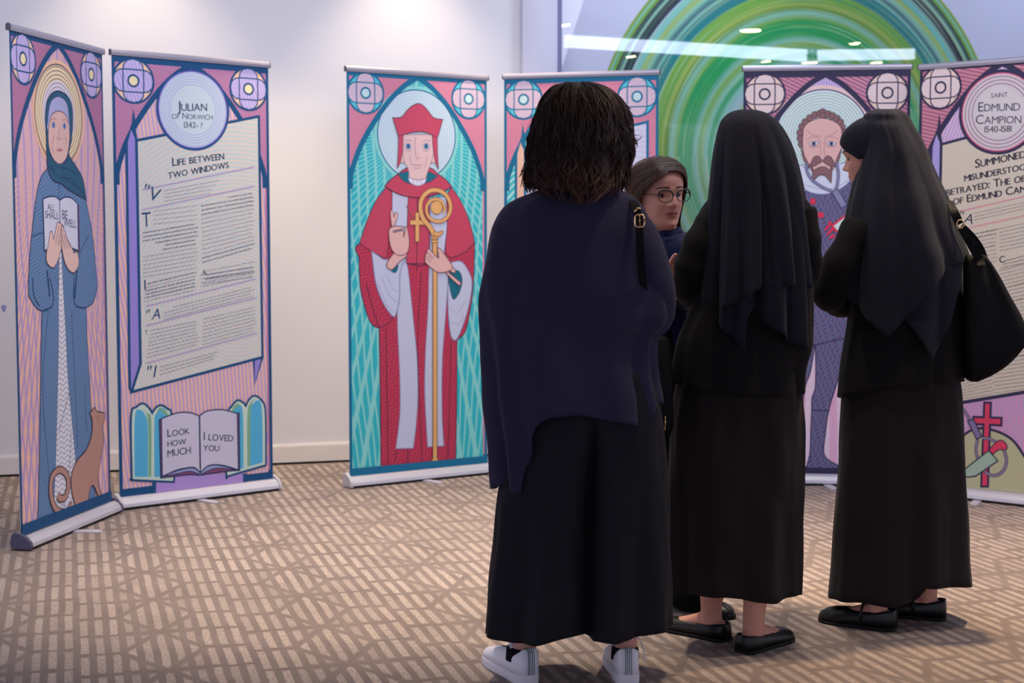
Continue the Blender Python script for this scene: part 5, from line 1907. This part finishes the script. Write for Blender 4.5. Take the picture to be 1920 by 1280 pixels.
# ------------------------------------------------------------------ 2. the veiled woman in the middle
Y2 = 4.45
x2 = W(1400, 600, Y2).x
root = empty('person', (x2, Y2, 0))
hd = Head(W(1402, 286, Y2), 0.45, 0.12, 0.0, .93)
mb = MB()
FD2 = [Vector((-.74, .67, 0)).normalized(), Vector((.70, .71, 0)).normalized()]
aN = [on_floor(1361, 1201) + FD2[0] * .055, on_floor(1392, 1224) + FD2[1] * .055]
body(mb, M_SKIN_N, x2, Y2, 1.56, 0.15, hd, (0.0, 0.0), [a_ + Vector((0, 0, .10)) for a_ in aN], FD2, .95)
hd.add(mb, M_SKIN_N, False)
arm(mb, M_SKIN_N, W(1345, 432, Y2), W(1296, 540, Y2 + .0), W(1312, 532, Y2 + .22))
arm(mb, M_SKIN_N, W(1505, 410, Y2), W(1512, 510, Y2 + .02), W(1470, 520, Y2 + .20))
hand(mb, M_SKIN_N, W(1312, 532, Y2 + .22), Vector((.5, .4, .15)), Vector((.2, -.2, 1)), -1, .5)
hand(mb, M_SKIN_N, W(1470, 520, Y2 + .20), Vector((-.7, .5, .1)), Vector((0, -.2, 1)), 1, .5)
o = fuse(mb, 'body', .0055, 2); kid(o, root)
mb = MB()
rows = [(355, 1356, 1490, .06, .05), (375, 1330, 1512, .085, .08), (398, 1314, 1526, .10, .09), (420, 1306, 1528, .112, .10), (470, 1306, 1526, .12, .12), (540, 1304, 1525, .12, .13), (574, 1298, 1525, .12, .13), (640, 1272, 1525, .125, .135), (700, 1262, 1513, .13, .14), (745, 1258, 1511, .135, .145)]
hem = [(1255, 712), (1261, 717), (1290, 727), (1317, 735), (1405, 745), (1460, 744), (1500, 740), (1516, 734)]
garment(mb, M_JACKET, rows, Y2, hem, None, (0, 360), 110, 40, [(165, 8, .008, .4), (150, 7, -.008, .4), (120, 12, .006, .5), (60, 12, .006, .5), (35, 7, -.008, .4), (20, 7, .01, .6)], .007, 11.0, .9)
mb.tube(smooth3([W(1336, 420, Y2 - .01), W(1316, 450, Y2 - .03), W(1298, 495, Y2 - .03), W(1291, 530, Y2 - .01), W(1298, 545, Y2 + .06), W(1312, 540, Y2 + .18)], 5), [.048 + .003 * sin(i * 1.3) for i in range(26)], M_JACKET, 18)
mb.tube(smooth3([W(1500, 395, Y2 - .01), W(1508, 440, Y2 - .02), W(1511, 480, Y2 - .01), W(1508, 512, Y2 + .03), W(1485, 520, Y2 + .16)], 5), [.046 + .002 * sin(i * 1.3) for i in range(21)], M_JACKET, 18)
o = finish_cloth(mb, 'jacket', None, .003); kid(o, root)
mb = MB()
rows = [(690, 1275, 1500, .12, .12), (724, 1266, 1504, .125, .13), (811, 1256, 1507, .13, .14), (899, 1255, 1507, .135, .145), (986, 1256, 1504, .14, .15), (1074, 1257, 1503, .142, .152), (1135, 1258, 1504, .145, .155)]
hem = [(1255, 1111), (1261, 1113), (1317, 1118), (1360, 1120), (1414, 1129), (1449, 1130), (1462, 1126), (1485, 1120), (1503, 1114)]
garment(mb, M_SKIRT, rows, Y2, hem, None, (0, 360), 110, 36, [(160, 9, .014, .2), (136, 10, -.014, .1), (108, 8, .014, .2), (84, 7, -.012, .2), (62, 9, .014, .1), (40, 8, -.012, .2)], .010, 21.0, .9)
o = finish_cloth(mb, 'skirt', None, .003); kid(o, root)
# veil in two layers, outer sheet with pointed corners
mb = MB()
rows = [(206, 1390, 1412, .035, .035), (209, 1376, 1428, .055, .05), (216, 1363, 1443, .075, .065), (230, 1351, 1459, .095, .08), (260, 1342, 1478, .112, .095), (300, 1336, 1494, .128, .10), (350, 1331, 1507, .140, .095), (400, 1327, 1515, .150, .09), (430, 1325, 1518, .156, .09), (480, 1322, 1521, .165, .09), (540, 1319, 1523, .172, .09), (600, 1318, 1524, .176, .09), (660, 1318, 1525, .178, .09)]
hem_o = [(1310, 566), (1321, 567), (1332, 574), (1346, 587), (1360, 577), (1380, 567), (1409, 556), (1411, 546), (1430, 542), (1458, 538), (1490, 535), (1510, 537), (1522, 541)]
fo = [(152, 6, .014, .0, 6), (137, 4.5, -.026, .03, 4), (120, 7, .026, .04), (103, 6, .020, .10, -3), (85, 4.5, -.050, .08, -4), (66, 6.5, .036, .08, -6), (49, 4.5, -.024, .08, -6), (34, 6, .020, .1, -4), (172, 6, .006, .2), (15, 6, -.010, .3)]
garment(mb, M_VEIL, rows, Y2, hem_o, None, (-38, 218), 190, 70, fo, .005, 31.0, .95, cap=True, vpow=1.5)
o = finish_cloth(mb, 'veil', None, .0025); kid(o, root)
mb = MB()
rows_i = [(r[0], r[1] + 1, r[2] - 1, max(.01, r[3] - .016), max(.008, r[4] - .012)) for r in rows]
hem_i = [(1312, 560), (1321, 568), (1345, 600), (1372, 628), (1397, 654), (1400, 600), (1412, 575), (1428, 590), (1432, 604), (1450, 620), (1470, 634), (1490, 645), (1510, 656), (1524, 628)]
garment(mb, M_VEIL, rows_i, Y2, hem_i, None, (-30, 210), 130, 50, [(f[0] + 4, f[1], f[2] * .9, f[3]) for f in fo], .004, 37.0, .95, cap=True)
o = finish_cloth(mb, 'veil_underlayer', None, .0025); kid(o, root)
for h_, f_ in (((1361, 1201), Vector((-.74, .67, 0))), ((1392, 1224), Vector((.70, .71, 0)))):
    mb = MB()
    p0 = on_floor(*h_); p0.z = 0
    shoe(mb, M_BLACKSHOE, M_SOLE, p0 + f_.normalized() * .004, f_, .235)
    o = mb.build('flat_shoe', None, smooth=True, fixn=True)
    md = o.modifiers.new('thickness', 'SOLIDIFY'); md.thickness = .003; md.offset = 0
    kid(o, root)
tag(root, 'woman in black veil, jacket and long skirt standing with her back to the viewer', 'person')

# ------------------------------------------------------------------ 3. the veiled woman at the right, in profile
Y3 = 4.74
x3 = W(1690, 600, Y3).x
root = empty('person', (x3, Y3, 0))
yaw3 = 1.05
hd = Head(W(1637, 286, Y3), yaw3, 0.22, 0.0, .97)
mb = MB()
FD3 = [Vector((-.86, .51, 0)).normalized(), Vector((-.93, .36, 0)).normalized()]
p1, p2 = on_floor(1676, 1181) + FD3[0] * .055, on_floor(1770, 1161) + FD3[1] * .055
body(mb, M_SKIN_N, x3, Y3, 1.58, 0.85, hd, (-.06, 0.02), [p1 + Vector((0, 0, .10)), p2 + Vector((0, 0, .10))], FD3, .95)
hd.add(mb, M_SKIN_N, False)
arm(mb, M_SKIN_N, W(1625, 430, Y3 - .10), W(1555, 555, Y3 - .04), W(1592, 568, Y3 + .10))
hand(mb, M_SKIN_N, W(1592, 568, Y3 + .10), Vector((.25, .5, .7)), Vector((-.3, .6, .2)), 1, .6)
arm(mb, M_SKIN_N, W(1735, 430, Y3 + .12), W(1690, 540, Y3 + .22), W(1620, 560, Y3 + .24))
hand(mb, M_SKIN_N, W(1620, 560, Y3 + .24), Vector((-.8, .2, .2)), Vector((0, .2, 1)), -1, .5)
o = fuse(mb, 'body', .0036, 1); kid(o, root)
paint_lips(o, hd)
# eye, brow, lashes
M_EYEW = flat((205, 196, 192), 0.5, 0.15, 'eye_white')
M_IRIS = flat((40, 26, 20), 0.5, 0.1, 'dark_iris')
M_BROW = flat((38, 26, 24), 0.7, 0.2, 'brow_hair')


def face_parts(hd, root, lid=.45, gaze=(0, 0)):
    for k in (-1, 1):
        ce = Vector((k * .031, Head.surf(math.asin(.40) * k, .108).y - .0062, .1065))
        R = .0128
        mb = MB()

        def es(ax, az, r=R):
            return hd.M @ (ce + Vector((r * sin(ax), r * cos(ax) * cos(az), r * cos(ax) * sin(az))))
        rows = []
        for i in range(9):
            v = i / 8
            r = []
            for j in range(13):
                u_ = -1 + 2 * j / 12
                hgt = (1 - u_ * u_) ** .7
                az = (-.30 + (-.30 * -1 + .42 * lid) * v) if False else (-.26 * hgt + v * (.26 + .60 * lid) * hgt)
                r.append(es(u_ * 1.0, az))
            rows.append(r)
        mb.grid(rows, M_EYEW, False)
        ir = [[es(gaze[0] + .40 * q_ * cos(2 * pi * j / 18), min(.60 * lid + .02, gaze[1] + .40 * q_ * sin(2 * pi * j / 18)), R + .0006) for j in range(18)] for q_ in (.03, .35, .7, 1.0)]
        mb.grid(ir, M_IRIS, True, True)
        kid(mb.build('eye', None, smooth=True), root)
        mb = MB()
        mb.tube([es(-1.05 + 2.1 * j / 12, .60 * lid * (1 - (-1 + 2 * j / 12) ** 2) ** .7 + .02, R + .0010) for j in range(13)], [.0005 + .0007 * sin(pi * j / 12) for j in range(13)], M_BROW, 6)
        mb.tube([es(-1.0 + 2.0 * j / 12, (.60 * lid * (1 - (-1 + 2 * j / 12) ** 2) ** .7 + .22), R + .0004) for j in range(13)], [.0003 + .0003 * sin(pi * j / 12) for j in range(13)], M_BROW, 5)
        kid(mb.build('eyelashes', None, smooth=True), root)
        mb = MB()
        pts = []
        for j in range(10):
            t = j / 9
            xx = k * (.012 + .038 * t)
            zz = .1290 + .006 * sin(pi * (.15 + .6 * t)) - .004 * t
            a = math.asin(min(.95, abs(xx) / .072) ** 1.12) * k
            p = Head.surf(a, zz)
            pts.append(hd.M @ (Vector((xx, p.y + .0008, zz))))
        mb.tube(pts, [(.0034 * (1 - .7 * (j / 9)) + .0004, .0014) for j in range(10)], M_BROW, 6)
        kid(mb.build('eyebrow', None, smooth=True), root)


face_parts(hd, root, .25, (0, -.2))
# dark hair showing at the temple
mb = MB()
M_HAIRN = hair_mat('black_hair', (22, 17, 17), (40, 28, 26))
rnd = random.Random(7)
for k in range(90):
    a0 = rnd.uniform(.55, 1.1)
    z0 = .178 - .050 * a0 - rnd.random() * .012
    pts = [hd.M @ (Head.surf(-a0 - .75 * t, z0 - .045 * t * t) + Vector((-.0012, .0005, 0))) for t in [i / 7 for i in range(8)]]
    mb.tube(pts, [.0016] * 7 + [.0008], M_HAIRN, 4, False)
kid(mb.build('hair', None, smooth=True), root)
# jacket, bent sleeve
mb = MB()
rows = [(352, 1640, 1740, .06, .06), (380, 1610, 1770, .10, .10), (420, 1592, 1788, .13, .14), (470, 1584, 1798, .145, .155), (540, 1588, 1802, .15, .16), (586, 1592, 1803, .15, .16), (640, 1585, 1804, .15, .16), (692, 1577, 1805, .155, .165), (750, 1571, 1806, .16, .17)]
hem = [(1568, 744), (1581, 746), (1631, 737), (1675, 726), (1700, 727), (1748, 728), (1751, 722), (1804, 715), (1808, 715)]
garment(mb, M_JACKET, rows, Y3, hem, None, (0, 360), 110, 36, [(150, 9, .008, .3), (120, 10, -.006, .3), (95, 10, .008, .3), (58, 5, -.012, .5), (45, 7, .008, .4)], .006, 41.0, .92)
mb.tube(smooth3([W(1612, 425, Y3 - .10), W(1592, 460, Y3 - .12), W(1570, 505, Y3 - .12), W(1556, 545, Y3 - .09), W(1562, 562, Y3 - .03), W(1585, 570, Y3 + .07)], 5), [.050 + .004 * sin(i * .9) - (.008 if i > 18 else 0) for i in range(26)], M_JACKET, 18)
o = finish_cloth(mb, 'jacket', None, .003); kid(o, root)
mb = MB()
rows = [(690, 1592, 1796, .13, .14), (746, 1581, 1804, .14, .15), (877, 1572, 1811, .15, .16), (1000, 1564, 1818, .158, .168), (1052, 1561, 1820, .16, .17), (1117, 1555, 1824, .165, .175), (1140, 1554, 1825, .165, .175)]
hem = [(1550, 1119), (1555, 1122), (1587, 1128), (1631, 1133), (1675, 1138), (1722, 1128), (1728, 1124), (1732, 1103), (1780, 1102), (1826, 1100)]
garment(mb, M_SKIRT, rows, Y3, hem, None, (0, 360), 120, 36, [(140, 9, .012, .1), (122, 8, -.008, .2), (100, 9, .012, .1), (80, 5, -.022, .15), (66, 7, .016, .1), (45, 8, -.008, .2), (25, 9, .01, .2)], .006, 51.0, .9)
o = finish_cloth(mb, 'skirt', None, .003); kid(o, root)
# cap band over the forehead and the veil falling from it
mb = MB()
cap_rows = []
for i in range(15):
    v = i / 14
    r = []
    for j in range(49):
        a = -2.3 + 4.6 * j / 48
        # edge runs from the brow down behind the temple
        ze = .176 - .062 * min(1.25, abs(a)) ** 1.3
        z = ze + (.2215 - ze) * v
        p = Head.surf(a, z)
        c0 = Vector((0, -.01, .11))
        r.append(hd.M @ (p + (p - c0).normalized() * .007))
    cap_rows.append(r)
mb.grid(cap_rows, M_VEIL, False)
o = finish_cloth(mb, 'veil_cap', None, .003); kid(o, root)
mb = MB()
rows = [(205, 1645, 1677, .04, .04), (208, 1634, 1688, .06, .05), (214, 1624, 1697, .080, .065), (224, 1618, 1706, .085, .07), (235, 1615, 1712, .098, .08), (261, 1616, 1728, .112, .09), (281, 1616, 1737, .122, .10), (302, 1612, 1745, .130, .11), (338, 1602, 1761, .145, .12), (379, 1592, 1781, .165, .14), (416, 1584, 1793, .180, .15), (444, 1579, 1803, .188, .16), (485, 1577, 1818, .196, .165), (533, 1576, 1822, .20, .17), (580, 1576, 1824, .202, .17), (640, 1576, 1825, .205, .17)]
hem = [(1574, 535), (1578, 538), (1601, 570), (1632, 603), (1664, 633), (1690, 608), (1727, 570), (1760, 526), (1784, 502), (1812, 487), (1824, 484)]
fo = [(112, 7, .018, .03, 8), (130, 6, -.016, .06, 8), (148, 8, .013, .06, 4), (92, 7, -.016, .10), (74, 9, .014, .12, -4), (55, 6, -.014, .15, -6), (36, 8, .011, .15, -4), (165, 7, -.010, .2), (18, 7, -.010, .2)]
garment(mb, M_VEIL, rows, Y3, hem, None, (-60, 185), 190, 70, fo, .006, 61.0, .95, cap=True, vpow=1.5)
o = finish_cloth(mb, 'veil', None, .0025); kid(o, root)
mb = MB()
rows_i = [(r[0], r[1] + 2, r[2] - 2, max(.01, r[3] - .018), max(.008, r[4] - .012)) for r in rows]
hem_i = [(1574, 520), (1650, 600), (1700, 600), (1725, 640), (1750, 679), (1757, 660), (1766, 650), (1780, 610), (1790, 545), (1803, 555), (1815, 562), (1822, 500)]
garment(mb, M_VEIL, rows_i, Y3, hem_i, None, (-50, 180), 130, 50, [(f[0] + 4, f[1], f[2] * .9, f[3]) for f in fo], .005, 67.0, .95, cap=True)
o = finish_cloth(mb, 'veil_underlayer', None, .0025); kid(o, root)
for h_, f_, st_ in (((1676, 1181), Vector((-.86, .51, 0)), True), ((1770, 1161), Vector((-.93, .36, 0)), False)):
    mb = MB()
    p0 = on_floor(*h_); p0.z = 0
    f_ = f_.normalized()
    shoe(mb, M_BLACKSHOE, M_SOLE, p0 + f_ * .004, f_, .235, .040, True, .060)
    rt = Vector((f_.y, -f_.x, 0))
    cc = p0 + f_ * .095
    mb.tube([cc + rt * (.040 * cos(a)) + Vector((0, 0, .030 + .050 * sin(a))) for a in [pi * i / 12 for i in range(13)]], [(.007, .0025)] * 13, M_BLACKSHOE, 8)
    o = mb.build('strap_shoe', None, smooth=True, fixn=True)
    md = o.modifiers.new('thickness', 'SOLIDIFY'); md.thickness = .003; md.offset = 0
    kid(o, root)
tag(root, 'woman in black veil and habit at the right, face in profile looking down', 'person')

# black leather tote on her shoulder
yb = Y3 - .06
bagr = empty('tote_bag', (W(1862, 690, yb).x, yb, W(1862, 712, yb).z))
mb = MB()
prof = [(478, 1812, 1846, .020), (486, 1808, 1852, .032), (520, 1806, 1872, .050), (560, 1804, 1893, .062), (600, 1803, 1914, .070), (630, 1803, 1924, .074), (660, 1804, 1905, .072), (685, 1806, 1880, .066), (703, 1809, 1852, .054), (714, 1817, 1830, .030)]
rws = []
for i in range(41):
    py = 478 + (714 - 478) * i / 40
    L_, R_, d_ = interp(prof, py)
    r = []
    for j in range(36):
        a = 2 * pi * j / 36
        c, s = cos(a), sin(a)
        e = .55
        pxx = (L_ + R_) / 2 + (R_ - L_) / 2 * math.copysign(abs(c) ** e, c)
        dd = d_ * math.copysign(abs(s) ** e, s)
        # soft vertical crease down the front panel
        cr_ = .012 * math.exp(-((c - .05 + .5 * (i / 40 - .5)) / .10) ** 2) if s < 0 else 0
        q = at_y(pxx, py, yb)
        r.append(Vector((q.x, yb + dd + cr_ + .004 * noise.noise(Vector((c * 3, s * 3, i * .12))), q.z)))
    rws.append(r)
mb.grid(rws, M_LEATHER, True, True, True)
o = mb.build('bag_body', None, smooth=True, fixn=True); kid(o, bagr)
mb = MB()
ribbon(mb, [W(1779, 376, yb + .03), W(1787, 392, yb - .035), W(1794, 408, yb - .05), W(1799, 420, yb - .045)], .026, .004, M_LEATHER)
ribbon(mb, [W(1803, 426, yb - .045), W(1812, 442, yb - .045), W(1823, 462, yb - .04), W(1834, 482, yb - .03), W(1840, 498, yb - .045)], .026, .004, M_LEATHER)
ribbon(mb, [W(1803, 424, yb - .02), W(1822, 442, yb + .01), W(1838, 464, yb + .025), W(1846, 484, yb + .02)], .020, .004, M_LEATHER)
o = mb.build('strap', None); kid(o, bagr)
mb = MB()
rc = W(1800, 420, yb - .05)
mb.tube([rc + Vector((.011 * cos(2 * pi * i / 20), -.002, .013 * sin(2 * pi * i / 20))) for i in range(21)], .0022, M_GOLD, 8)
o = mb.build('strap_ring', None, smooth=True); kid(o, bagr); o['label'] = 'gilt ring'
mb = MB()
for a_, b_ in ((1822, 447), (1828, 455)):
    mb.box(W(a_ - 7, b_ + 4, yb - .052), W(a_ + 7, b_ - 2, yb - .047), M_LEATHER)
o = mb.build('strap_keeper', None); kid(o, bagr)
tag(bagr, 'black leather tote hanging behind the veiled woman at the right', 'bag')

# ------------------------------------------------------------------ 4. the woman with glasses, talking
Y4 = 4.93
x4 = W(1240, 600, Y4).x
root = empty('person', (x4, Y4, 0))
yaw4 = pi + 0.44                         # turned towards the viewer's right
hd = Head(W(1234, 363, Y4), yaw4, 0.05, 0.05, 1.02)
mb = MB()
body(mb, M_SKIN, x4, Y4 + .03, 1.44, yaw4, hd, (.01, -.02), [Vector((x4 + .12, Y4 - .03, .10)), Vector((x4 - .06, Y4 + .06, .10))], [Vector((.5, -.8, 0)), Vector((.3, -.9, 0))], .92)
hd.add(mb, M_SKIN)
ew, eh = W(1292, 560, Y4 - .05), W(1258, 540, Y4 - .20)
arm(mb, M_SKIN, W(1298, 462, Y4 + .02), ew, eh, .9)
hand(mb, M_SKIN, W(1256, 556, Y4 - .25), Vector((.25, .15, .90)), Vector((.5, -.9, .1)), -1, .30, .92, .20, 1.0)
arm(mb, M_SKIN, W(1180, 468, Y4 + .02), W(1172, 590, Y4 - .06), W(1252, 552, Y4 - .22), .9)
hand(mb, M_SKIN, eh, Vector((.6, -.1, .35)), Vector((-.3, .9, .2)), -1, .4, .9)
o = fuse(mb, 'body', .0034, 1); kid(o, root)
paint_lips(o, hd)
face_parts(hd, root, .40, (-.05, -.08))
# parted lips: dark gap
mb = MB()
pts = []
for j in range(11):
    t = -1 + 2 * j / 10
    a = math.asin(max(-1, min(1, t * .017 / .058)))
    p = Head.surf(a, .0478)
    pts.append(hd.M @ (Vector((t * .017, p.y + .0058, .0478 + .0012 * (1 - t * t)))))
mb.tube(pts, [(.0006 + .0016 * (1 - (-1 + 2 * j / 10) ** 2), .0008) for j in range(11)], flat((58, 22, 26), 0.5, 0.3, 'mouth_dark'), 8)
kid(mb.build('mouth', None, smooth=True), root)
# glasses
M_TORT = flat((36, 22, 26), 0.2, 0.6, 'glasses_frame')
M_LENS = bpy.data.materials.new('lens_glass'); M_LENS.use_nodes = True
nt = M_LENS.node_tree; nt.nodes.clear()
out = nt.nodes.new('ShaderNodeOutputMaterial'); mx_ = nt.nodes.new('ShaderNodeMixShader'); mx_.inputs[0].default_value = 0.02
tr = nt.nodes.new('ShaderNodeBsdfTransparent'); gl = nt.nodes.new('ShaderNodeBsdfGlossy'); gl.inputs[1].default_value = 0.05
nt.links.new(tr.outputs[0], mx_.inputs[1]); nt.links.new(gl.outputs[0], mx_.inputs[2]); nt.links.new(mx_.outputs[0], out.inputs[0])
gr = MB()
yg = .1035


def lens_rim(k):
    pts = []
    for j in range(28):
        a = 2 * pi * j / 28
        cx_, cz_ = cos(a), sin(a)
        e = .75
        xx = .0255 * math.copysign(abs(cx_) ** e, cx_)
        zz = .0185 * math.copysign(abs(cz_) ** e, cz_)
        if zz > 0: zz *= 1 + .16 * cx_          # cat-eye lift at the outer top
        if zz < 0: xx *= 1 - .12 * abs(cz_)
        pts.append((k * (.0325 + xx), yg - .10 * max(0, .0325 + xx - .02) , .1060 + zz))
    return pts


lens = MB()
for k in (-1, 1):
    rp = [hd.w(*p) for p in lens_rim(k)]
    gr.tube(rp + [rp[0]], [(.0027 if 0 <= (j % 28) <= 14 else .0015) for j in range(29)], M_TORT, 8)
    lens.face(rp, M_LENS)
    gr.tube(smooth3([hd.w(k * .056, yg - .006, .112), hd.w(k * .066, yg - .03, .113), hd.w(k * .075, .03, .112), hd.w(k * .078, -.01, .112), hd.w(k * .076, -.03, .098)], 4), .0018, M_TORT, 8)
gr.tube(smooth3([hd.w(-.0095, yg, .108), hd.w(0, yg + .004, .111), hd.w(.0095, yg, .108)], 4), .0017, M_TORT, 8)
go = gr.build('glasses', None, smooth=True); kid(go, root)
lo_ = lens.build('lens', None)
lo_.parent = go
# hair: long, straight, parted at the side
M_HAIR4 = hair_mat('chestnut_hair', (38, 23, 16), (86, 55, 35), 0.36)
mb = MB()


def hp(a, z, out):
    p = Head.surf(a, z)
    c0 = Vector((0, -.01, .10))
    return hd.M @ (p + (p - c0).normalized() * out)


guides = []
# viewer's right: from the parting over the brow and down past the far cheek
for i in range(8):
    t = i / 7
    guides.append([hp(.16 + .30 * t, .176 + .043 * t, .009), hp(-.12 - .55 * t, .176 + .036 * t, .012), hp(-.50 - .95 * t, .164 + .022 * t, .013), hp(-.86 - .95 * t, .138 + .012 * t, .012), hp(-1.10 - .85 * t, .100, .011), hp(-1.24 - .78 * t, .060, .010),
                   hd.w(-.070 + .034 * t, .020 - .080 * t, .012), hd.w(-.080 + .040 * t, .030 - .095 * t, -.05), hd.w(-.084 + .044 * t, .046 - .105 * t, -.14)])
loft_surface(mb, M_HAIR4, guides, 4, 3)
strand_sheet(mb, M_HAIR4, guides, rad=.0012, jitter=.0018, seed=2, per=34)
guides = []
for i in range(9):
    t = i / 8
    guides.append([hp(.16 + .30 * t, .176 + .043 * t, .009), hp(.46 + .40 * t, .160 + .048 * t, .013), hp(.80 + 1.00 * t, .141 + .040 * t, .015), hp(1.10 + 1.30 * t, .117 + .030 * t, .016), hp(1.34 + 1.4 * t, .094 + .016 * t, .016), hp(1.46 + 1.4 * t, .062, .016),
                   hd.w(.070 - .06 * t, -.006 - .070 * t, .020), hd.w(.074 - .06 * t, -.004 - .075 * t, -.04), hd.w(.076 - .06 * t, .000 - .080 * t, -.11)])
loft_surface(mb, M_HAIR4, guides, 4, 3)
strand_sheet(mb, M_HAIR4, guides, rad=.0012, jitter=.0018, seed=3, per=34)
# crown
rows = []
for i in range(10):
    z = .150 + .0725 * i / 9
    rows.append([hp(1.2 + (2 * pi - 2.4) * j / 40, z, .0085) for j in range(41)])
mb.grid(rows, M_HAIR4, False)
rows = [[hp(2 * pi * j / 40, .194 + .028 * i / 6, .0075) for j in range(40)] for i in range(7)]
mb.grid(rows, M_HAIR4, True, False, True)
o = mb.build('hair', None, smooth=True); kid(o, root)
# navy shirt with soft standing collar, open cuffs
M_SHIRT = cloth_mat('navy_satin', (18, 28, 66), 0.5, 900.0, 0.3, 0.1)
mb = MB()
rows = [(428, 1222, 1272, .050, .05), (436, 1214, 1282, .064, .055), (448, 1196, 1296, .085, .07), (470, 1178, 1306, .10, .09), (510, 1174, 1306, .108, .10), (560, 1176, 1304, .105, .10), (610, 1180, 1300, .10, .10), (660, 1178, 1302, .105, .105), (700, 1176, 1303, .11, .11)]
garment(mb, M_SHIRT, rows, Y4 + .02, None, None, (0, 360), 90, 34, [(100, 9, .014, .0), (75, 6, -.012, .0), (50, 6, .01, .0), (120, 7, -.012, .0)], .010, 71.0, .95)
mb.tube(smooth3([W(1292, 462, Y4), W(1297, 510, Y4 - .02), W(1292, 556, Y4 - .05), W(1276, 552, Y4 - .13), W(1264, 545, Y4 - .18)], 4), [.044] * 8 + [.042] * 5 + [.036] * 4, M_SHIRT, 16, False)
mb.tube(smooth3([W(1188, 466, Y4), W(1180, 530, Y4 - .02), W(1174, 588, Y4 - .06), W(1210, 575, Y4 - .15), W(1240, 560, Y4 - .20)], 4), [.044] * 8 + [.042] * 5 + [.036] * 4, M_SHIRT, 16, False)
# cowl of the collar
for k, (dz, rr2) in enumerate(((0, .070), (-.022, .084))):
    nb = hd.w(0, -.012, .0) + Vector((0, -.01, -.022 + dz))
    mb.tube([nb + Vector((rr2 * cos(2 * pi * i / 24), rr2 * .85 * sin(2 * pi * i / 24), .012 * sin(2 * pi * i / 24 + 1.0))) for i in range(25)], [(.014 + .004 * sin(i * 1.7), .012) for i in range(25)], M_SHIRT, 10, False)
o = finish_cloth(mb, 'shirt', None, .003); kid(o, root)
mb = MB()
M_TROUS = cloth_mat('black_trouser_cloth', (8, 8, 10), 0.85, 900.0, 0.1, 0.1)
gtop = W(1240, 690, Y4 + .02).z
for sx, an in ((1, Vector((x4 + .12, Y4 - .03, 0))), (-1, Vector((x4 - .06, Y4 + .06, 0)))):
    hip = Vector((x4 + sx * .06, Y4 + .03, .78))
    pts = [hip, hip.lerp(an, .3), hip.lerp(an, .6), Vector((an.x, an.y, .10)), Vector((an.x, an.y, .015))]
    sm = smooth3(pts, 5)
    mb.tube(sm, [.105 - .020 * i / (len(sm) - 1) + .004 * sin(i * .9) for i in range(len(sm))], M_TROUS, 20, False)
rws = [ell((x4, Y4 + .03, z), ax, ay, 0) for z, ax, ay in ((.70, .12, .10), (.78, .155, .115), (.85, .15, .11), (.93, .13, .10))]
mb.grid(rws, M_TROUS)
o = finish_cloth(mb, 'trousers', None, .003); kid(o, root)
for an, f_ in ((Vector((x4 + .12, Y4 - .03, 0)), Vector((.5, -.8, 0))), (Vector((x4 - .06, Y4 + .06, 0)), Vector((.3, -.9, 0)))):
    mb = MB()
    f_ = f_.normalized()
    shoe(mb, M_BLACKSHOE, M_SOLE, an - f_ * .06, f_, .235)
    o = mb.build('flat_shoe', None, smooth=True, fixn=True)
    md = o.modifiers.new('thickness', 'SOLIDIFY'); md.thickness = .003; md.offset = 0
    kid(o, root)
tag(root, 'long-haired woman with dark glasses, talking to the veiled women', 'person')
